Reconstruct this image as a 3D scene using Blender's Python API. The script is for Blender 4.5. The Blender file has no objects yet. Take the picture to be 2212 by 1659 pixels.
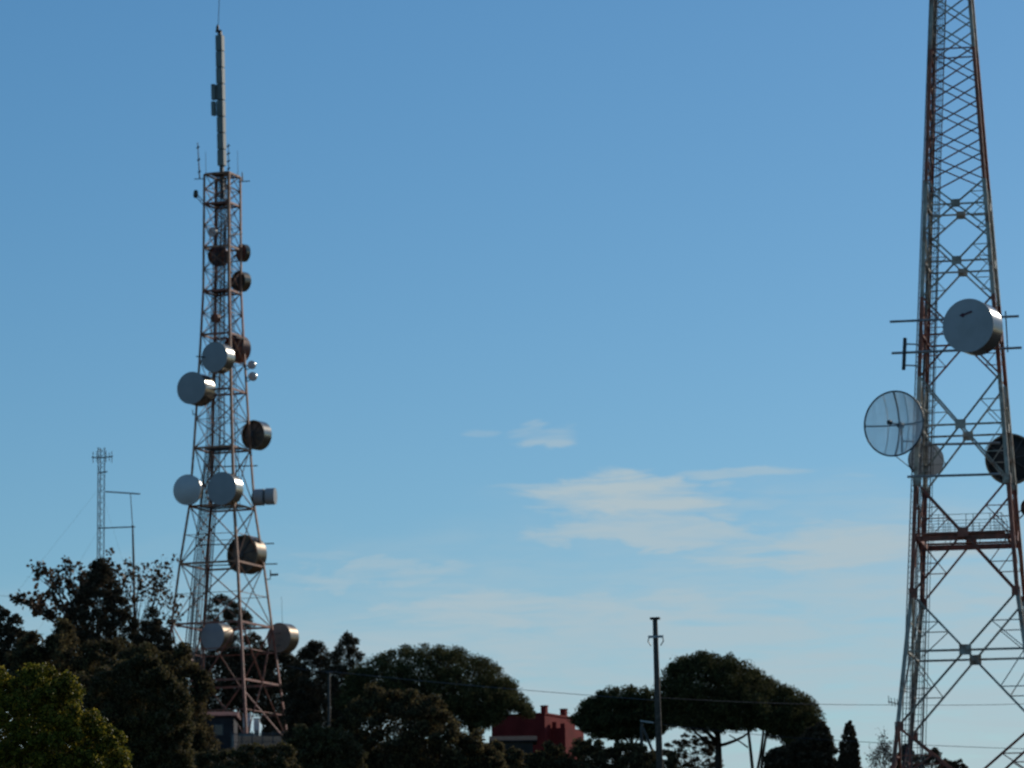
import bpy, math, random
import numpy as np
from mathutils import Vector, Matrix

random.seed(7)
rng = np.random.default_rng(7)
scene = bpy.context.scene
col = scene.collection
R = math.radians

# ------------------------------------------------------------------ camera
FP = 8870.0                      # focal length in units of a 2212 x 1659 frame
CAM = Vector((0, 0, 1.7))
PITCH, ROLL = R(8.9), R(0.6)
_f = Vector((0, math.cos(PITCH), math.sin(PITCH)))
_r0 = Vector((1, 0, 0))
_u0 = Vector((0, -math.sin(PITCH), math.cos(PITCH)))
RIGHT = _r0 * math.cos(ROLL) - _u0 * math.sin(ROLL)
UP = _r0 * math.sin(ROLL) + _u0 * math.cos(ROLL)
cam_d = bpy.data.cameras.new('camera')
cam_d.sensor_width = 36
cam_d.lens = 36 * FP / 2212
cam_d.clip_start = 0.5
cam_d.clip_end = 20000
cam_d.dof.use_dof = True         # the photograph is softly out of focus
cam_d.dof.focus_distance = 60
cam_d.dof.aperture_fstop = 3.4
cam = bpy.data.objects.new('camera', cam_d)
col.objects.link(cam)
cam.matrix_world = Matrix((
    (RIGHT.x, UP.x, -_f.x, CAM.x), (RIGHT.y, UP.y, -_f.y, CAM.y),
    (RIGHT.z, UP.z, -_f.z, CAM.z), (0, 0, 0, 1)))
scene.camera = cam

# ------------------------------------------------------------------ sky
SUN_AZ, SUN_EL = R(39), R(25)    # azimuth to the right of the view direction
world = bpy.data.worlds.new('World')
scene.world = world
world.use_nodes = True
wt = world.node_tree
wt.nodes.clear()


def wn(kind, **kw):
    n = wt.nodes.new(kind)
    for k, v in kw.items():
        setattr(n, k, v)
    return n


def wmath(op, a, b=None, c=None, clamp=False):
    n = wn('ShaderNodeMath', operation=op, use_clamp=clamp)
    for i, v in enumerate((a, b, c)):
        if v is None:
            continue
        if isinstance(v, (int, float)):
            n.inputs[i].default_value = v
        else:
            wt.links.new(v, n.inputs[i])
    return n.outputs[0]


def wsmooth(v, lo, hi):
    n = wn('ShaderNodeMapRange', interpolation_type='SMOOTHSTEP')
    wt.links.new(v, n.inputs[0])
    n.inputs[1].default_value, n.inputs[2].default_value = lo, hi
    return n.outputs[0]


sky = wn('ShaderNodeTexSky', sky_type='NISHITA')
sky.sun_disc = False
sky.sun_elevation, sky.sun_rotation = SUN_EL, SUN_AZ
sky.altitude, sky.air_density, sky.dust_density, sky.ozone_density = 0, 1.0, 0.3, 6.0
tc = wn('ShaderNodeTexCoord')
sep = wn('ShaderNodeSeparateXYZ')
wt.links.new(tc.outputs['Generated'], sep.inputs[0])
az = wmath('MULTIPLY', wmath('ARCTAN2', sep.outputs[0], sep.outputs[1]), 180 / math.pi)
el = wmath('MULTIPLY', wmath('ARCSINE', sep.outputs[2]), 180 / math.pi)


def streaks(sx, sy, scale, seed, detail=5.0, rough=0.55, dist=0.4):
    cmb = wn('ShaderNodeCombineXYZ')
    wt.links.new(wmath('MULTIPLY', az, sx), cmb.inputs[0])
    wt.links.new(wmath('MULTIPLY', el, sy), cmb.inputs[1])
    cmb.inputs[2].default_value = seed
    n = wn('ShaderNodeTexNoise')
    wt.links.new(cmb.outputs[0], n.inputs['Vector'])
    n.inputs['Scale'].default_value = scale
    n.inputs['Detail'].default_value = detail
    n.inputs['Roughness'].default_value = rough
    n.inputs['Distortion'].default_value = dist
    return n.outputs['Fac']


def px_dir(px, py):
    d = _f + RIGHT * ((px - 1106) / FP) + UP * ((829.5 - py) / FP)
    d.normalize()
    return math.degrees(math.atan2(d.x, d.y)), math.degrees(math.asin(d.z))


warp = wmath('MULTIPLY', wmath('SUBTRACT', streaks(0.45, 1.3, 1.0, 3.1), 0.5), 1.3)
el_w = wmath('ADD', el, warp)
fib = streaks(0.75, 5.5, 1.0, 9.7, 6.0, 0.6, 0.5)
# veil of high thin cloud low over the horizon, all the way round
broad = streaks(0.10, 0.30, 1.0, 1.7, 3.0, 0.5, 0.2)
edge = wmath('ADD', el_w, wmath('MULTIPLY', wmath('SUBTRACT', 0.5, broad), 3.0))
edge = wmath('SUBTRACT', edge, wmath('MULTIPLY', wsmooth(az, -3.0, 5.5), 0.75))
veil = wmath('SUBTRACT', 1.0, wsmooth(edge, 4.9, 6.8))
veil = wmath('MULTIPLY', veil, wsmooth(fib, 0.05, 0.7))
veil = wmath('MULTIPLY', veil, wsmooth(el_w, 0.5, 3.0))
mask = wmath('MULTIPLY', veil, 0.80)


def patch(mask, x, y, wx, wy, amt, lo=0.3, hi=0.75):
    a, e = px_dir(x, y)
    k = 180 / math.pi / FP
    da = wmath('DIVIDE', wmath('SUBTRACT', az, a), wx * k)
    de = wmath('DIVIDE', wmath('SUBTRACT', el_w if wy > 30 else wmath('ADD', el, wmath('MULTIPLY', warp, 0.3)), e), wy * k)
    q = wmath('ADD', wmath('MULTIPLY', da, da), wmath('MULTIPLY', de, de))
    m = wmath('SUBTRACT', 1.0, wsmooth(q, 0.05, 1.0))
    fld = wmath('ADD', m, wmath('MULTIPLY', wmath('SUBTRACT', fib, 0.5), 2.4))
    m = wmath('MULTIPLY', wsmooth(fld, 0.1, 1.3), wsmooth(m, 0.0, 0.7))
    return wmath('MAXIMUM', mask, wmath('MULTIPLY', m, amt * 1.4, clamp=True))


for a in ((1360, 1080, 330, 80, 0.78), (1420, 1150, 400, 48, 0.6), (1170, 935, 105, 36, 0.42), (1040, 932, 60, 14, 0.2),
          (1610, 1020, 210, 20, 0.45), (1840, 1030, 80, 9, 0.25), (1160, 1056, 150, 15, 0.35), (1620, 1085, 160, 20, 0.3),
          (1850, 1190, 520, 75, 0.66), (800, 1243, 340, 34, 0.42), (950, 1275, 250, 24, 0.3), (700, 1203, 130, 13, 0.22),
          (1300, 1320, 820, 75, 0.6), (1950, 1290, 520, 60, 0.5), (1800, 1400, 800, 60, 0.42)):
    mask = patch(mask, *a)
hs = wn('ShaderNodeHueSaturation')
hs.inputs['Saturation'].default_value = 1.14
tint = wn('ShaderNodeMix', data_type='RGBA', blend_type='MULTIPLY')
tint.inputs['Factor'].default_value = 1
tint.inputs['B'].default_value = (0.98, 1.022, 0.95, 1)
wt.links.new(sky.outputs[0], tint.inputs['A'])
wt.links.new(tint.outputs['Result'], hs.inputs['Color'])
mix = wn('ShaderNodeMix', data_type='RGBA')
wt.links.new(mask, mix.inputs['Factor'])
wt.links.new(hs.outputs[0], mix.inputs['A'])
mix.inputs['B'].default_value = (5.2, 6.5, 7.15, 1)
bg = wn('ShaderNodeBackground')
bg.inputs['Strength'].default_value = 0.081
wt.links.new(mix.outputs['Result'], bg.inputs['Color'])
wo = wn('ShaderNodeOutputWorld')
wt.links.new(bg.outputs[0], wo.inputs['Surface'])

# ------------------------------------------------------------------ sun
S = Vector((math.sin(SUN_AZ) * math.cos(SUN_EL), math.cos(SUN_AZ) * math.cos(SUN_EL), math.sin(SUN_EL)))
sun_d = bpy.data.lights.new('sun', 'SUN')
sun_d.energy = 2.8
sun_d.angle = R(0.53)
sun_d.color = (1.0, 0.93, 0.82)
sun = bpy.data.objects.new('sun', sun_d)
col.objects.link(sun)
sun.location = S * 600
sun.rotation_euler = (-S).to_track_quat('-Z', 'Y').to_euler()

scene.view_settings.view_transform = 'Standard'
scene.view_settings.look = 'None'
scene.view_settings.gamma = 1
scene.view_settings.exposure = 0
scene.view_settings.use_curve_mapping = False


# ------------------------------------------------------------------ placing
def P(px, py, D):
    """point at distance D along +Y that the photograph shows at (px, py)"""
    d = _f + RIGHT * ((px - 1106) / FP) + UP * ((829.5 - py) / FP)
    return CAM + d * (D / d.y)


def mpp(p):
    return (Vector(p) - CAM).dot(_f) / FP


LT_D, RT_D = 400.0, 262.0        # distances of the two towers


def ground_z(x, y):
    z = 0.0600 * y if y < 430 else 0.0600 * 430 - (y - 430) * 0.09
    if y < 20:
        z = 0.0
    elif y < 60:
        z *= (y - 20) / 40
    lx = -28.4
    z += 2.5 * math.exp(-(((x - lx) / 26) ** 2 + ((y - 402) / 30) ** 2))
    z += 0.8 * math.exp(-(((x + 12) / 30) ** 2 + ((y - 330) / 40) ** 2))
    z += 3.4 / (1 + math.exp(max(-30, min(30, (x - 4) / 4)))) * math.exp(-((y - 385) / 70) ** 2)
    z += 0.35 * math.sin(x * 0.13 + 1.3) * math.sin(y * 0.11)
    if y > 430:
        z = max(z, -60 + 6 * math.sin(x * 0.004) * math.sin(y * 0.003))
    return z


# ------------------------------------------------------------------ materials
def material(name, base, rough=0.6, metal=0.0, var=0.25, scale=3.0, spec=0.5, second=None, second_amt=0.4,
             bump=0.0, island=False, trans=0.0, coords='Object'):
    m = bpy.data.materials.new(name)
    m.use_nodes = True
    nt = m.node_tree
    b = nt.nodes['Principled BSDF']
    b.inputs['Roughness'].default_value = rough
    b.inputs['Metallic'].default_value = metal
    b.inputs['Specular IOR Level'].default_value = spec
    g = nt.nodes.new('ShaderNodeNewGeometry')
    tcn = nt.nodes.new('ShaderNodeTexCoord')
    nz = nt.nodes.new('ShaderNodeTexNoise')
    nz.inputs['Scale'].default_value = scale
    nz.inputs['Detail'].default_value = 5
    src = g.outputs['Position'] if coords == 'World' else tcn.outputs['Object']
    nt.links.new(src, nz.inputs['Vector'])
    rmp = nt.nodes.new('ShaderNodeMapRange')
    rmp.inputs[1].default_value, rmp.inputs[2].default_value = 0.3, 0.7
    rmp.inputs[3].default_value, rmp.inputs[4].default_value = 1 - var, 1 + var
    fac = nz.outputs['Fac']
    if island:
        ad = nt.nodes.new('ShaderNodeMix')
        ad.inputs['Factor'].default_value = 0.55
        nt.links.new(nz.outputs['Fac'], ad.inputs['A'])
        nt.links.new(g.outputs['Random Per Island'], ad.inputs['B'])
        fac = ad.outputs['Result']
    nt.links.new(fac, rmp.inputs[0])
    mulv = nt.nodes.new('ShaderNodeMix')
    mulv.data_type = 'RGBA'
    mulv.blend_type = 'MULTIPLY'
    mulv.inputs['Factor'].default_value = 1
    mulv.inputs['A'].default_value = (*base, 1)
    out = mulv.outputs['Result']
    if second:
        n2 = nt.nodes.new('ShaderNodeTexNoise')
        n2.inputs['Scale'].default_value = scale * 0.45
        n2.inputs['Detail'].default_value = 6
        n2.inputs['Roughness'].default_value = 0.65
        nt.links.new(src, n2.inputs['Vector'])
        r2 = nt.nodes.new('ShaderNodeMapRange')
        r2.interpolation_type = 'SMOOTHSTEP'
        r2.inputs[1].default_value, r2.inputs[2].default_value = 0.62 - second_amt * 0.4, 0.80 - second_amt * 0.4
        s = n2.outputs['Fac']
        if island:
            a2 = nt.nodes.new('ShaderNodeMix')
            a2.inputs['Factor'].default_value = 0.35
            nt.links.new(n2.outputs['Fac'], a2.inputs['A'])
            nt.links.new(g.outputs['Random Per Island'], a2.inputs['B'])
            s = a2.outputs['Result']
        nt.links.new(s, r2.inputs[0])
        mx = nt.nodes.new('ShaderNodeMix')
        mx.data_type = 'RGBA'
        mx.inputs['A'].default_value = (*base, 1)
        mx.inputs['B'].default_value = (*second, 1)
        nt.links.new(r2.outputs[0], mx.inputs['Factor'])
        nt.links.new(mx.outputs['Result'], mulv.inputs['A'])
    nt.links.new(rmp.outputs[0], mulv.inputs['B'])
    nt.links.new(out, b.inputs['Base Color'])
    if bump:
        bp = nt.nodes.new('ShaderNodeBump')
        bp.inputs['Strength'].default_value = bump
        bp.inputs['Distance'].default_value = 0.05
        nt.links.new(nz.outputs['Fac'], bp.inputs['Height'])
        nt.links.new(bp.outputs[0], b.inputs['Normal'])
    if trans:
        tr = nt.nodes.new('ShaderNodeBsdfTranslucent')
        nt.links.new(out, tr.inputs['Color'])
        ms = nt.nodes.new('ShaderNodeMixShader')
        ms.inputs[0].default_value = trans
        nt.links.new(b.outputs[0], ms.inputs[1])
        nt.links.new(tr.outputs[0], ms.inputs[2])
        nt.links.new(ms.outputs[0], nt.nodes['Material Output'].inputs['Surface'])
    return m


M = {}
M['soil'] = material('soil_and_dry_grass', (0.028, 0.027, 0.018), 0.95, scale=0.25, second=(0.045, 0.037, 0.022), var=0.4, spec=0.1)
M['red_steel'] = material('faded_red_steel_paint', (0.36, 0.105, 0.06), 0.6, scale=2.2, second=(0.20, 0.085, 0.05), var=0.35, coords='World')
M['white_steel'] = material('weathered_white_steel_paint', (0.46, 0.43, 0.35), 0.6, scale=2.2, second=(0.28, 0.17, 0.11), second_amt=0.35, var=0.3, coords='World')
M['pale_steel'] = material('galvanised_steel', (0.36, 0.37, 0.36), 0.45, metal=0.3, scale=4, var=0.25, coords='World')
M['brown_steel'] = material('brown_rusted_paint', (0.42, 0.19, 0.105), 0.65, scale=2.0, second=(0.24, 0.10, 0.055), var=0.4, coords='World')
M['dark_steel'] = material('dark_weathered_steel', (0.075, 0.075, 0.075), 0.55, metal=0.2, scale=4, var=0.3, coords='World')
M['cable'] = material('black_cable_sheath', (0.03, 0.032, 0.04), 0.5, scale=9, var=0.3)
M['radome'] = material('grey_radome_skin', (0.39, 0.40, 0.40), 0.8, scale=0.6, var=0.07, spec=0.15)
M['white_radome'] = material('white_radome_shell', (0.66, 0.65, 0.62), 0.55, scale=0.8, var=0.08, spec=0.3)
M['shroud'] = material('polished_aluminium_shroud', (0.36, 0.33, 0.28), 0.27, metal=0.9, scale=1.5, var=0.25)
M['dark_shroud'] = material('glossy_dark_shroud', (0.05, 0.055, 0.06), 0.22, metal=0.0, scale=1.5, var=0.2, spec=0.9)
M['bronze'] = material('bronze_tarnished_shroud', (0.34, 0.25, 0.17), 0.33, metal=0.8, scale=1.5, var=0.3)
M['pale_radome'] = material('pale_radome_skin', (0.52, 0.53, 0.53), 0.8, scale=0.6, var=0.07, spec=0.15, second=(0.44, 0.45, 0.44), second_amt=0.4)
M['dish_back'] = material('dull_reflector_back', (0.17, 0.125, 0.085), 0.6, metal=0.1, scale=1.2, var=0.3, second=(0.09, 0.065, 0.05))
M['dusty_skin'] = material('dusty_brown_radome_skin', (0.30, 0.25, 0.20), 0.8, scale=1.0, var=0.15, spec=0.1, second=(0.22, 0.18, 0.15))
M['dark_back'] = material('black_green_reflector_back', (0.035, 0.042, 0.045), 0.6, scale=1.2, var=0.3, second=(0.05, 0.045, 0.04), spec=0.2)
M['red_dish'] = material('faded_red_dish_paint', (0.36, 0.12, 0.065), 0.6, scale=1.2, var=0.3, second=(0.22, 0.085, 0.05))
M['panel'] = material('grey_green_antenna_cover', (0.20, 0.23, 0.21), 0.6, scale=0.9, var=0.12, coords='World')
M['mark'] = material('dark_red_printed_mark', (0.10, 0.03, 0.045), 0.6, var=0.1)
M['concrete'] = material('grey_concrete', (0.30, 0.29, 0.27), 0.9, scale=2.5, var=0.2, bump=0.2, spec=0.2)
M['dark_wall'] = material('dark_rendered_wall', (0.045, 0.038, 0.040), 0.9, scale=1.5, var=0.25, spec=0.2)
M['stained_wall'] = material('stained_grey_wall', (0.065, 0.058, 0.05), 0.9, scale=1.5, var=0.35, spec=0.1)
M['dark_roof'] = material('mossy_dark_roof', (0.045, 0.042, 0.04), 0.95, scale=2, var=0.3, spec=0.05)
M['red_wall'] = material('deep_red_rendered_wall', (0.27, 0.036, 0.030), 0.9, scale=0.8, var=0.18, spec=0.15)
M['roof'] = material('dark_red_roof_tiles', (0.16, 0.06, 0.05), 0.85, scale=2, var=0.3, spec=0.2)
M['glass'] = material('dark_window_glass', (0.02, 0.022, 0.025), 0.12, var=0.05)
M['white_box'] = material('plain_white_paint', (0.72, 0.74, 0.74), 0.5, scale=2, var=0.08)  # white of the added sky-gap boxes and the grid dish wires
M['wood'] = material('weathered_pole_timber', (0.11, 0.09, 0.07), 0.9, scale=5, var=0.35, bump=0.3, spec=0.2)
M['bark'] = material('dark_bark', (0.055, 0.042, 0.032), 0.95, scale=6, var=0.4, bump=0.4, spec=0.15)
M['pine'] = material('pine_needles', (0.070, 0.072, 0.028), 0.85, scale=0.7, var=0.55, island=True, second=(0.10, 0.09, 0.035), spec=0.06, trans=0.2)
M['conifer'] = material('dark_conifer_foliage', (0.070, 0.060, 0.035), 0.9, scale=0.8, var=0.55, island=True, second=(0.10, 0.072, 0.045), spec=0.06, trans=0.2)
M['shrub'] = material('olive_shrub_leaves', (0.12, 0.105, 0.04), 0.75, scale=0.7, var=0.6, island=True, second=(0.11, 0.085, 0.045), spec=0.12, trans=0.38)
M['brown_shrub'] = material('brownish_shrub_leaves', (0.105, 0.08, 0.04), 0.8, scale=0.6, var=0.6, island=True, second=(0.12, 0.095, 0.04), spec=0.12, trans=0.38)
M['bush'] = material('yellow_green_bush_leaves', (0.15, 0.15, 0.018), 0.6, scale=0.9, var=0.6, island=True, second=(0.24, 0.18, 0.025), second_amt=0.35, spec=0.2, trans=0.35)
M['autumn'] = material('brown_autumn_leaves', (0.085, 0.055, 0.028), 0.6, scale=1.0, var=0.5, island=True, second=(0.12, 0.06, 0.025), spec=0.3, trans=0.2)
M['twig'] = material('grey_twigs', (0.06, 0.05, 0.042), 0.9, scale=5, var=0.3, spec=0.2)


# ------------------------------------------------------------------ mesh helpers
def tag(o, label=None, cat=None, group=None, kind=None):
    if label:
        o['label'] = label
    if cat:
        o['category'] = cat
    if group:
        o['group'] = group
    if kind:
        o['kind'] = kind
    return o


def empty(name, loc, label=None, cat=None, group=None):
    o = bpy.data.objects.new(name, None)
    o.empty_display_size = 0.3
    o.location = loc
    col.objects.link(o)
    return tag(o, label, cat, group)


def make_mesh(name, verts, faces, mat, smooth=False):
    me = bpy.data.meshes.new(name)
    me.from_pydata([tuple(v) for v in verts], [], faces)
    me.materials.append(mat)
    if smooth:
        me.polygons.foreach_set('use_smooth', [True] * len(me.polygons))
    me.update()
    return me


def link(name, me, parent=None, matrix=None):
    o = bpy.data.objects.new(name, me)
    col.objects.link(o)
    if matrix is not None:
        o.matrix_world = matrix
    if parent is not None:
        o.parent = parent
        if matrix is not None:
            o.matrix_local = WORLD[parent.name].inverted() @ matrix
    return o


class _W(dict):
    def __missing__(self, k):
        o = bpy.data.objects[k]
        m = o.matrix_basis.copy()
        if o.parent:
            m = self[o.parent.name] @ m
        return m


WORLD = _W()


def part(name, verts, faces, mat, parent=None, smooth=False):
    """verts in world space; stored relative to the parent's base"""
    if parent is not None:
        inv = WORLD[parent.name].inverted()
        verts = [inv @ Vector(v) for v in verts]
        o = bpy.data.objects.new(name, make_mesh(name, verts, faces, mat, smooth))
        col.objects.link(o)
        o.parent = parent
    else:
        c = Vector((0, 0, 0))
        n = len(verts)
        for v in verts:
            c += Vector(v) / n
        c.z = min(v[2] for v in verts)
        o = bpy.data.objects.new(name, make_mesh(name, [Vector(v) - c for v in verts], faces, mat, smooth))
        o.location = c
        col.objects.link(o)
    return o


_unit = {}


def unit(profile, mat):
    k = (profile, mat.name)
    if k in _unit:
        return _unit[k]
    if profile == 'L':
        t = 0.2
        p = [(-.5, -.5), (.5, -.5), (.5, -.5 + t), (-.5 + t, -.5 + t), (-.5 + t, .5), (-.5, .5)]
    elif profile == 'box':
        p = [(-.5, -.5), (.5, -.5), (.5, .5), (-.5, .5)]
    elif profile == 'flat':
        p = [(-.5, -.12), (.5, -.12), (.5, .12), (-.5, .12)]
    else:
        p = [(.5 * math.cos(2 * math.pi * i / 8), .5 * math.sin(2 * math.pi * i / 8)) for i in range(8)]
    n = len(p)
    vs = [(x, y, 0) for x, y in p] + [(x, y, 1) for x, y in p]
    fs = [(i, (i + 1) % n, n + (i + 1) % n, n + i) for i in range(n)]
    if profile == 'L':
        fs += [(3, 2, 1, 0), (5, 4, 3, 0), (6, 7, 8, 9), (6, 9, 10, 11)]
    else:
        fs += [tuple(range(n - 1, -1, -1)), tuple(range(n, 2 * n))]
    me = make_mesh('bar_' + profile.lower() + '_' + mat.name, vs, fs, mat)
    _unit[k] = me
    return me


def bar_matrix(p0, p1, w, ref=None, w2=None):
    p0, p1 = Vector(p0), Vector(p1)
    d = p1 - p0
    L = d.length
    z = d / L
    ref = Vector(ref) if ref is not None else Vector((0, 0, 1))
    if abs(z.dot(ref.normalized())) > 0.97:
        ref = Vector((1, 0.3, 0))
    x = (ref - z * z.dot(ref)).normalized()
    y = z.cross(x)
    w2 = w2 or w
    m = Matrix(((x.x * w, y.x * w2, d.x, p0.x), (x.y * w, y.y * w2, d.y, p0.y), (x.z * w, y.z * w2, d.z, p0.z), (0, 0, 0, 1)))
    return m


def bar(name, p0, p1, w, mat, parent, profile='box', ref=None, w2=None):
    return link(name, unit(profile, mat), parent, bar_matrix(p0, p1, w, ref, w2))


def tube_data(pts, radii, sides=8, closed=True):
    vs, fs = [], []
    pts = [Vector(p) for p in pts]
    n = len(pts)
    prev = None
    for i, p in enumerate(pts):
        d = (pts[min(i + 1, n - 1)] - pts[max(i - 1, 0)]).normalized()
        ref = prev if prev is not None else (Vector((0, 0, 1)) if abs(d.z) < 0.9 else Vector((1, 0, 0)))
        x = (ref - d * d.dot(ref)).normalized()
        prev = x
        y = d.cross(x)
        r = radii[i] if hasattr(radii, '__len__') else radii
        for k in range(sides):
            a = 2 * math.pi * k / sides
            vs.append(p + x * (r * math.cos(a)) + y * (r * math.sin(a)))
    for i in range(n - 1):
        for k in range(sides):
            a, b = i * sides + k, i * sides + (k + 1) % sides
            fs.append((a, b, b + sides, a + sides))
    if closed:
        fs.append(tuple(range(sides - 1, -1, -1)))
        fs.append(tuple(range((n - 1) * sides, n * sides)))
    return vs, fs


def join(lists):
    V, Fc = [], []
    for v, f in lists:
        o = len(V)
        V += list(v)
        Fc += [tuple(i + o for i in q) for q in f]
    return V, Fc


def box_data(x0, x1, y0, y1, z0, z1, m=None):
    v = [Vector(p) for p in ((x0, y0, z0), (x1, y0, z0), (x1, y1, z0), (x0, y1, z0), (x0, y0, z1), (x1, y0, z1), (x1, y1, z1), (x0, y1, z1))]
    if m is not None:
        v = [m @ p for p in v]
    return v, [(3, 2, 1, 0), (4, 5, 6, 7), (0, 1, 5, 4), (1, 2, 6, 5), (2, 3, 7, 6), (3, 0, 4, 7)]


def revolve(profile, origin, axis, sides=40, up=Vector((0, 0, 1)), crisp=False):
    """profile: list of (t along axis, radius)"""
    axis = Vector(axis).normalized()
    x = (up - axis * axis.dot(up)).normalized()
    y = axis.cross(x)
    if crisp:
        return join([revolve(profile[i:i + 2], origin, axis, sides, up) for i in range(len(profile) - 1)])
    vs, fs = [], []
    for t, r in profile:
        for k in range(sides):
            a = 2 * math.pi * k / sides
            vs.append(Vector(origin) + axis * t + x * (r * math.cos(a)) + y * (r * math.sin(a)))
    for i in range(len(profile) - 1):
        for k in range(sides):
            a, b = i * sides + k, i * sides + (k + 1) % sides
            fs.append((a, b, b + sides, a + sides))
    return vs, fs


# ------------------------------------------------------------------ ground
def build_ground():
    xs = list(np.concatenate([np.linspace(-6000, -300, 12), np.linspace(-270, -80, 14), np.linspace(-72, 72, 56), np.linspace(80, 270, 14), np.linspace(300, 6000, 12)]))
    ys = list(np.concatenate([np.linspace(-3000, -60, 8), np.linspace(-20, 460, 110), np.linspace(480, 1500, 22), np.linspace(1800, 12000, 10)]))
    vs = [(x, y, ground_z(x, y)) for y in ys for x in xs]
    w = len(xs)
    fs = [(j * w + i, j * w + i + 1, (j + 1) * w + i + 1, (j + 1) * w + i) for j in range(len(ys) - 1) for i in range(w - 1)]
    o = bpy.data.objects.new('ground', make_mesh('ground', vs, fs, M['soil'], True))
    col.objects.link(o)
    tag(o, kind='structure')


build_ground()


# ------------------------------------------------------------------ lattice towers
class Tower:
    def __init__(s, name, label, base_px, D, theta, prof, zoff=0.0):
        """prof: list of (display y, side px) ; vertical axis through base_px"""
        s.D, s.th = D, theta
        s.axis = P(base_px[0], base_px[1], D)
        s.e1 = Vector((math.cos(theta), -math.sin(theta), 0))
        s.e2 = Vector((math.sin(theta), math.cos(theta), 0))
        s.prof = sorted((s.z(y), w * mpp(P(base_px[0], y, D))) for y, w in prof)
        base = Vector((s.axis.x, s.axis.y, s.prof[0][0]))
        s.root = empty(name, base, label, 'tower')

    def z(s, y):
        return P(s.axis.x / s.D * 0 + 1106 + (s.axis.x / mpp(s.axis)), y, s.D).z

    def side(s, z):
        p = s.prof
        if z <= p[0][0]:
            a, b = p[0], p[1]
        elif z >= p[-1][0]:
            a, b = p[-2], p[-1]
        else:
            a, b = next((p[i], p[i + 1]) for i in range(len(p) - 1) if p[i][0] <= z <= p[i + 1][0])
        return a[1] + (b[1] - a[1]) * (z - a[0]) / (b[0] - a[0])

    def pt(s, u, v, z):
        """u, v in -1..1 across the face and into depth"""
        h = s.side(z) / 2
        return Vector((s.axis.x, s.axis.y, z)) + s.e1 * (u * h) + s.e2 * (v * h)


CORN = ((-1, -1), (1, -1), (1, 1), (-1, 1))
FACES = tuple((CORN[i], CORN[(i + 1) % 4]) for i in range(4))


def face_pt(t, f, k, z):
    (a, b) = FACES[f]
    return t.pt(a[0] + (b[0] - a[0]) * k, a[1] + (b[1] - a[1]) * k, z)


def face_n(t, f):
    return (-t.e2, t.e1, t.e2, -t.e1)[f]


def legs(t, zs, w, matf):
    for c in CORN:
        ref = t.e1 * c[0] + t.e2 * c[1]
        ref.rotate(Matrix.Rotation(R(-45), 3, 'Z'))
        for z0, z1 in zip(zs, zs[1:]):
            bar('leg', t.pt(*c, z0), t.pt(*c, z1), w, matf((z0 + z1) / 2), t.root, 'L', -ref)


def xpanel(t, f, z0, z1, w, mat, name='diagonal_brace'):
    n = face_n(t, f)
    for k0, k1, s in ((0, 1, -1), (1, 0, 1)):
        o = n * (w * 0.55 * s)
        bar(name, face_pt(t, f, k0, z0) + o, face_pt(t, f, k1, z1) + o, w, mat, t.root, 'L', n)


def hbar(t, f, z, w, mat, k0=0.0, k1=1.0, name='horizontal_strut', h=None, off=0.0):
    n = face_n(t, f)
    bar(name, face_pt(t, f, k0, z) + n * off, face_pt(t, f, k1, z) + n * off, w, mat, t.root, 'box', n, h)


def plate(t, p, f, w, h, th, mat):
    n = face_n(t, f)
    e = Vector((-n.y, n.x, 0))
    m = Matrix(((e.x, n.x, 0, p.x), (e.y, n.y, 0, p.y), (e.z, n.z, 1, p.z), (0, 0, 0, 1)))
    v, fc = box_data(-w / 2, w / 2, -th / 2, th / 2, -h / 2, h / 2, m)
    part('gusset_plate', v, fc, mat, t.root)


def ladder(t, p0, p1, width, rung, mat, name='ladder'):
    """vertical ladder between two points: rails are parts, rungs sub-parts joined"""
    p0, p1 = Vector(p0), Vector(p1)
    e = t.e1 * (width / 2)
    rail = None
    for s in (-1, 1):
        o = bar(name + '_rail', p0 + e * s, p1 + e * s, 0.07, mat, t.root, 'box', t.e1)
    n = int((p1 - p0).length / rung)
    data = []
    for i in range(1, n):
        c = p0.lerp(p1, i / n)
        data.append(tube_data([c - e, c + e], 0.022, 5))
    tag(part(name + '_rungs', *join(data), mat, t.root), kind='stuff')


# ---------------- right tower, seen almost face on
RTH = R(11)
rt = Tower('lattice_tower', 'large red and white lattice tower cut off by the right edge of the picture', (2089, 1150), RT_D, RTH,
           [(-330, 45), (0, 80), (1280, 222), (1820, 352)])


def rz(y):                          # the front face stands nearer than the axis
    return P(2089 - (1150 - y) * 0.028, y, RT_D - 3.0).z


def rband(z):
    edges = [rz(y) for y in (1562, 1286, 1040, 812, 632, 395, 88, -190)]
    i = sum(z > e for e in edges)
    return (M['red_steel'], M['white_steel'])[i % 2]


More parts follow.
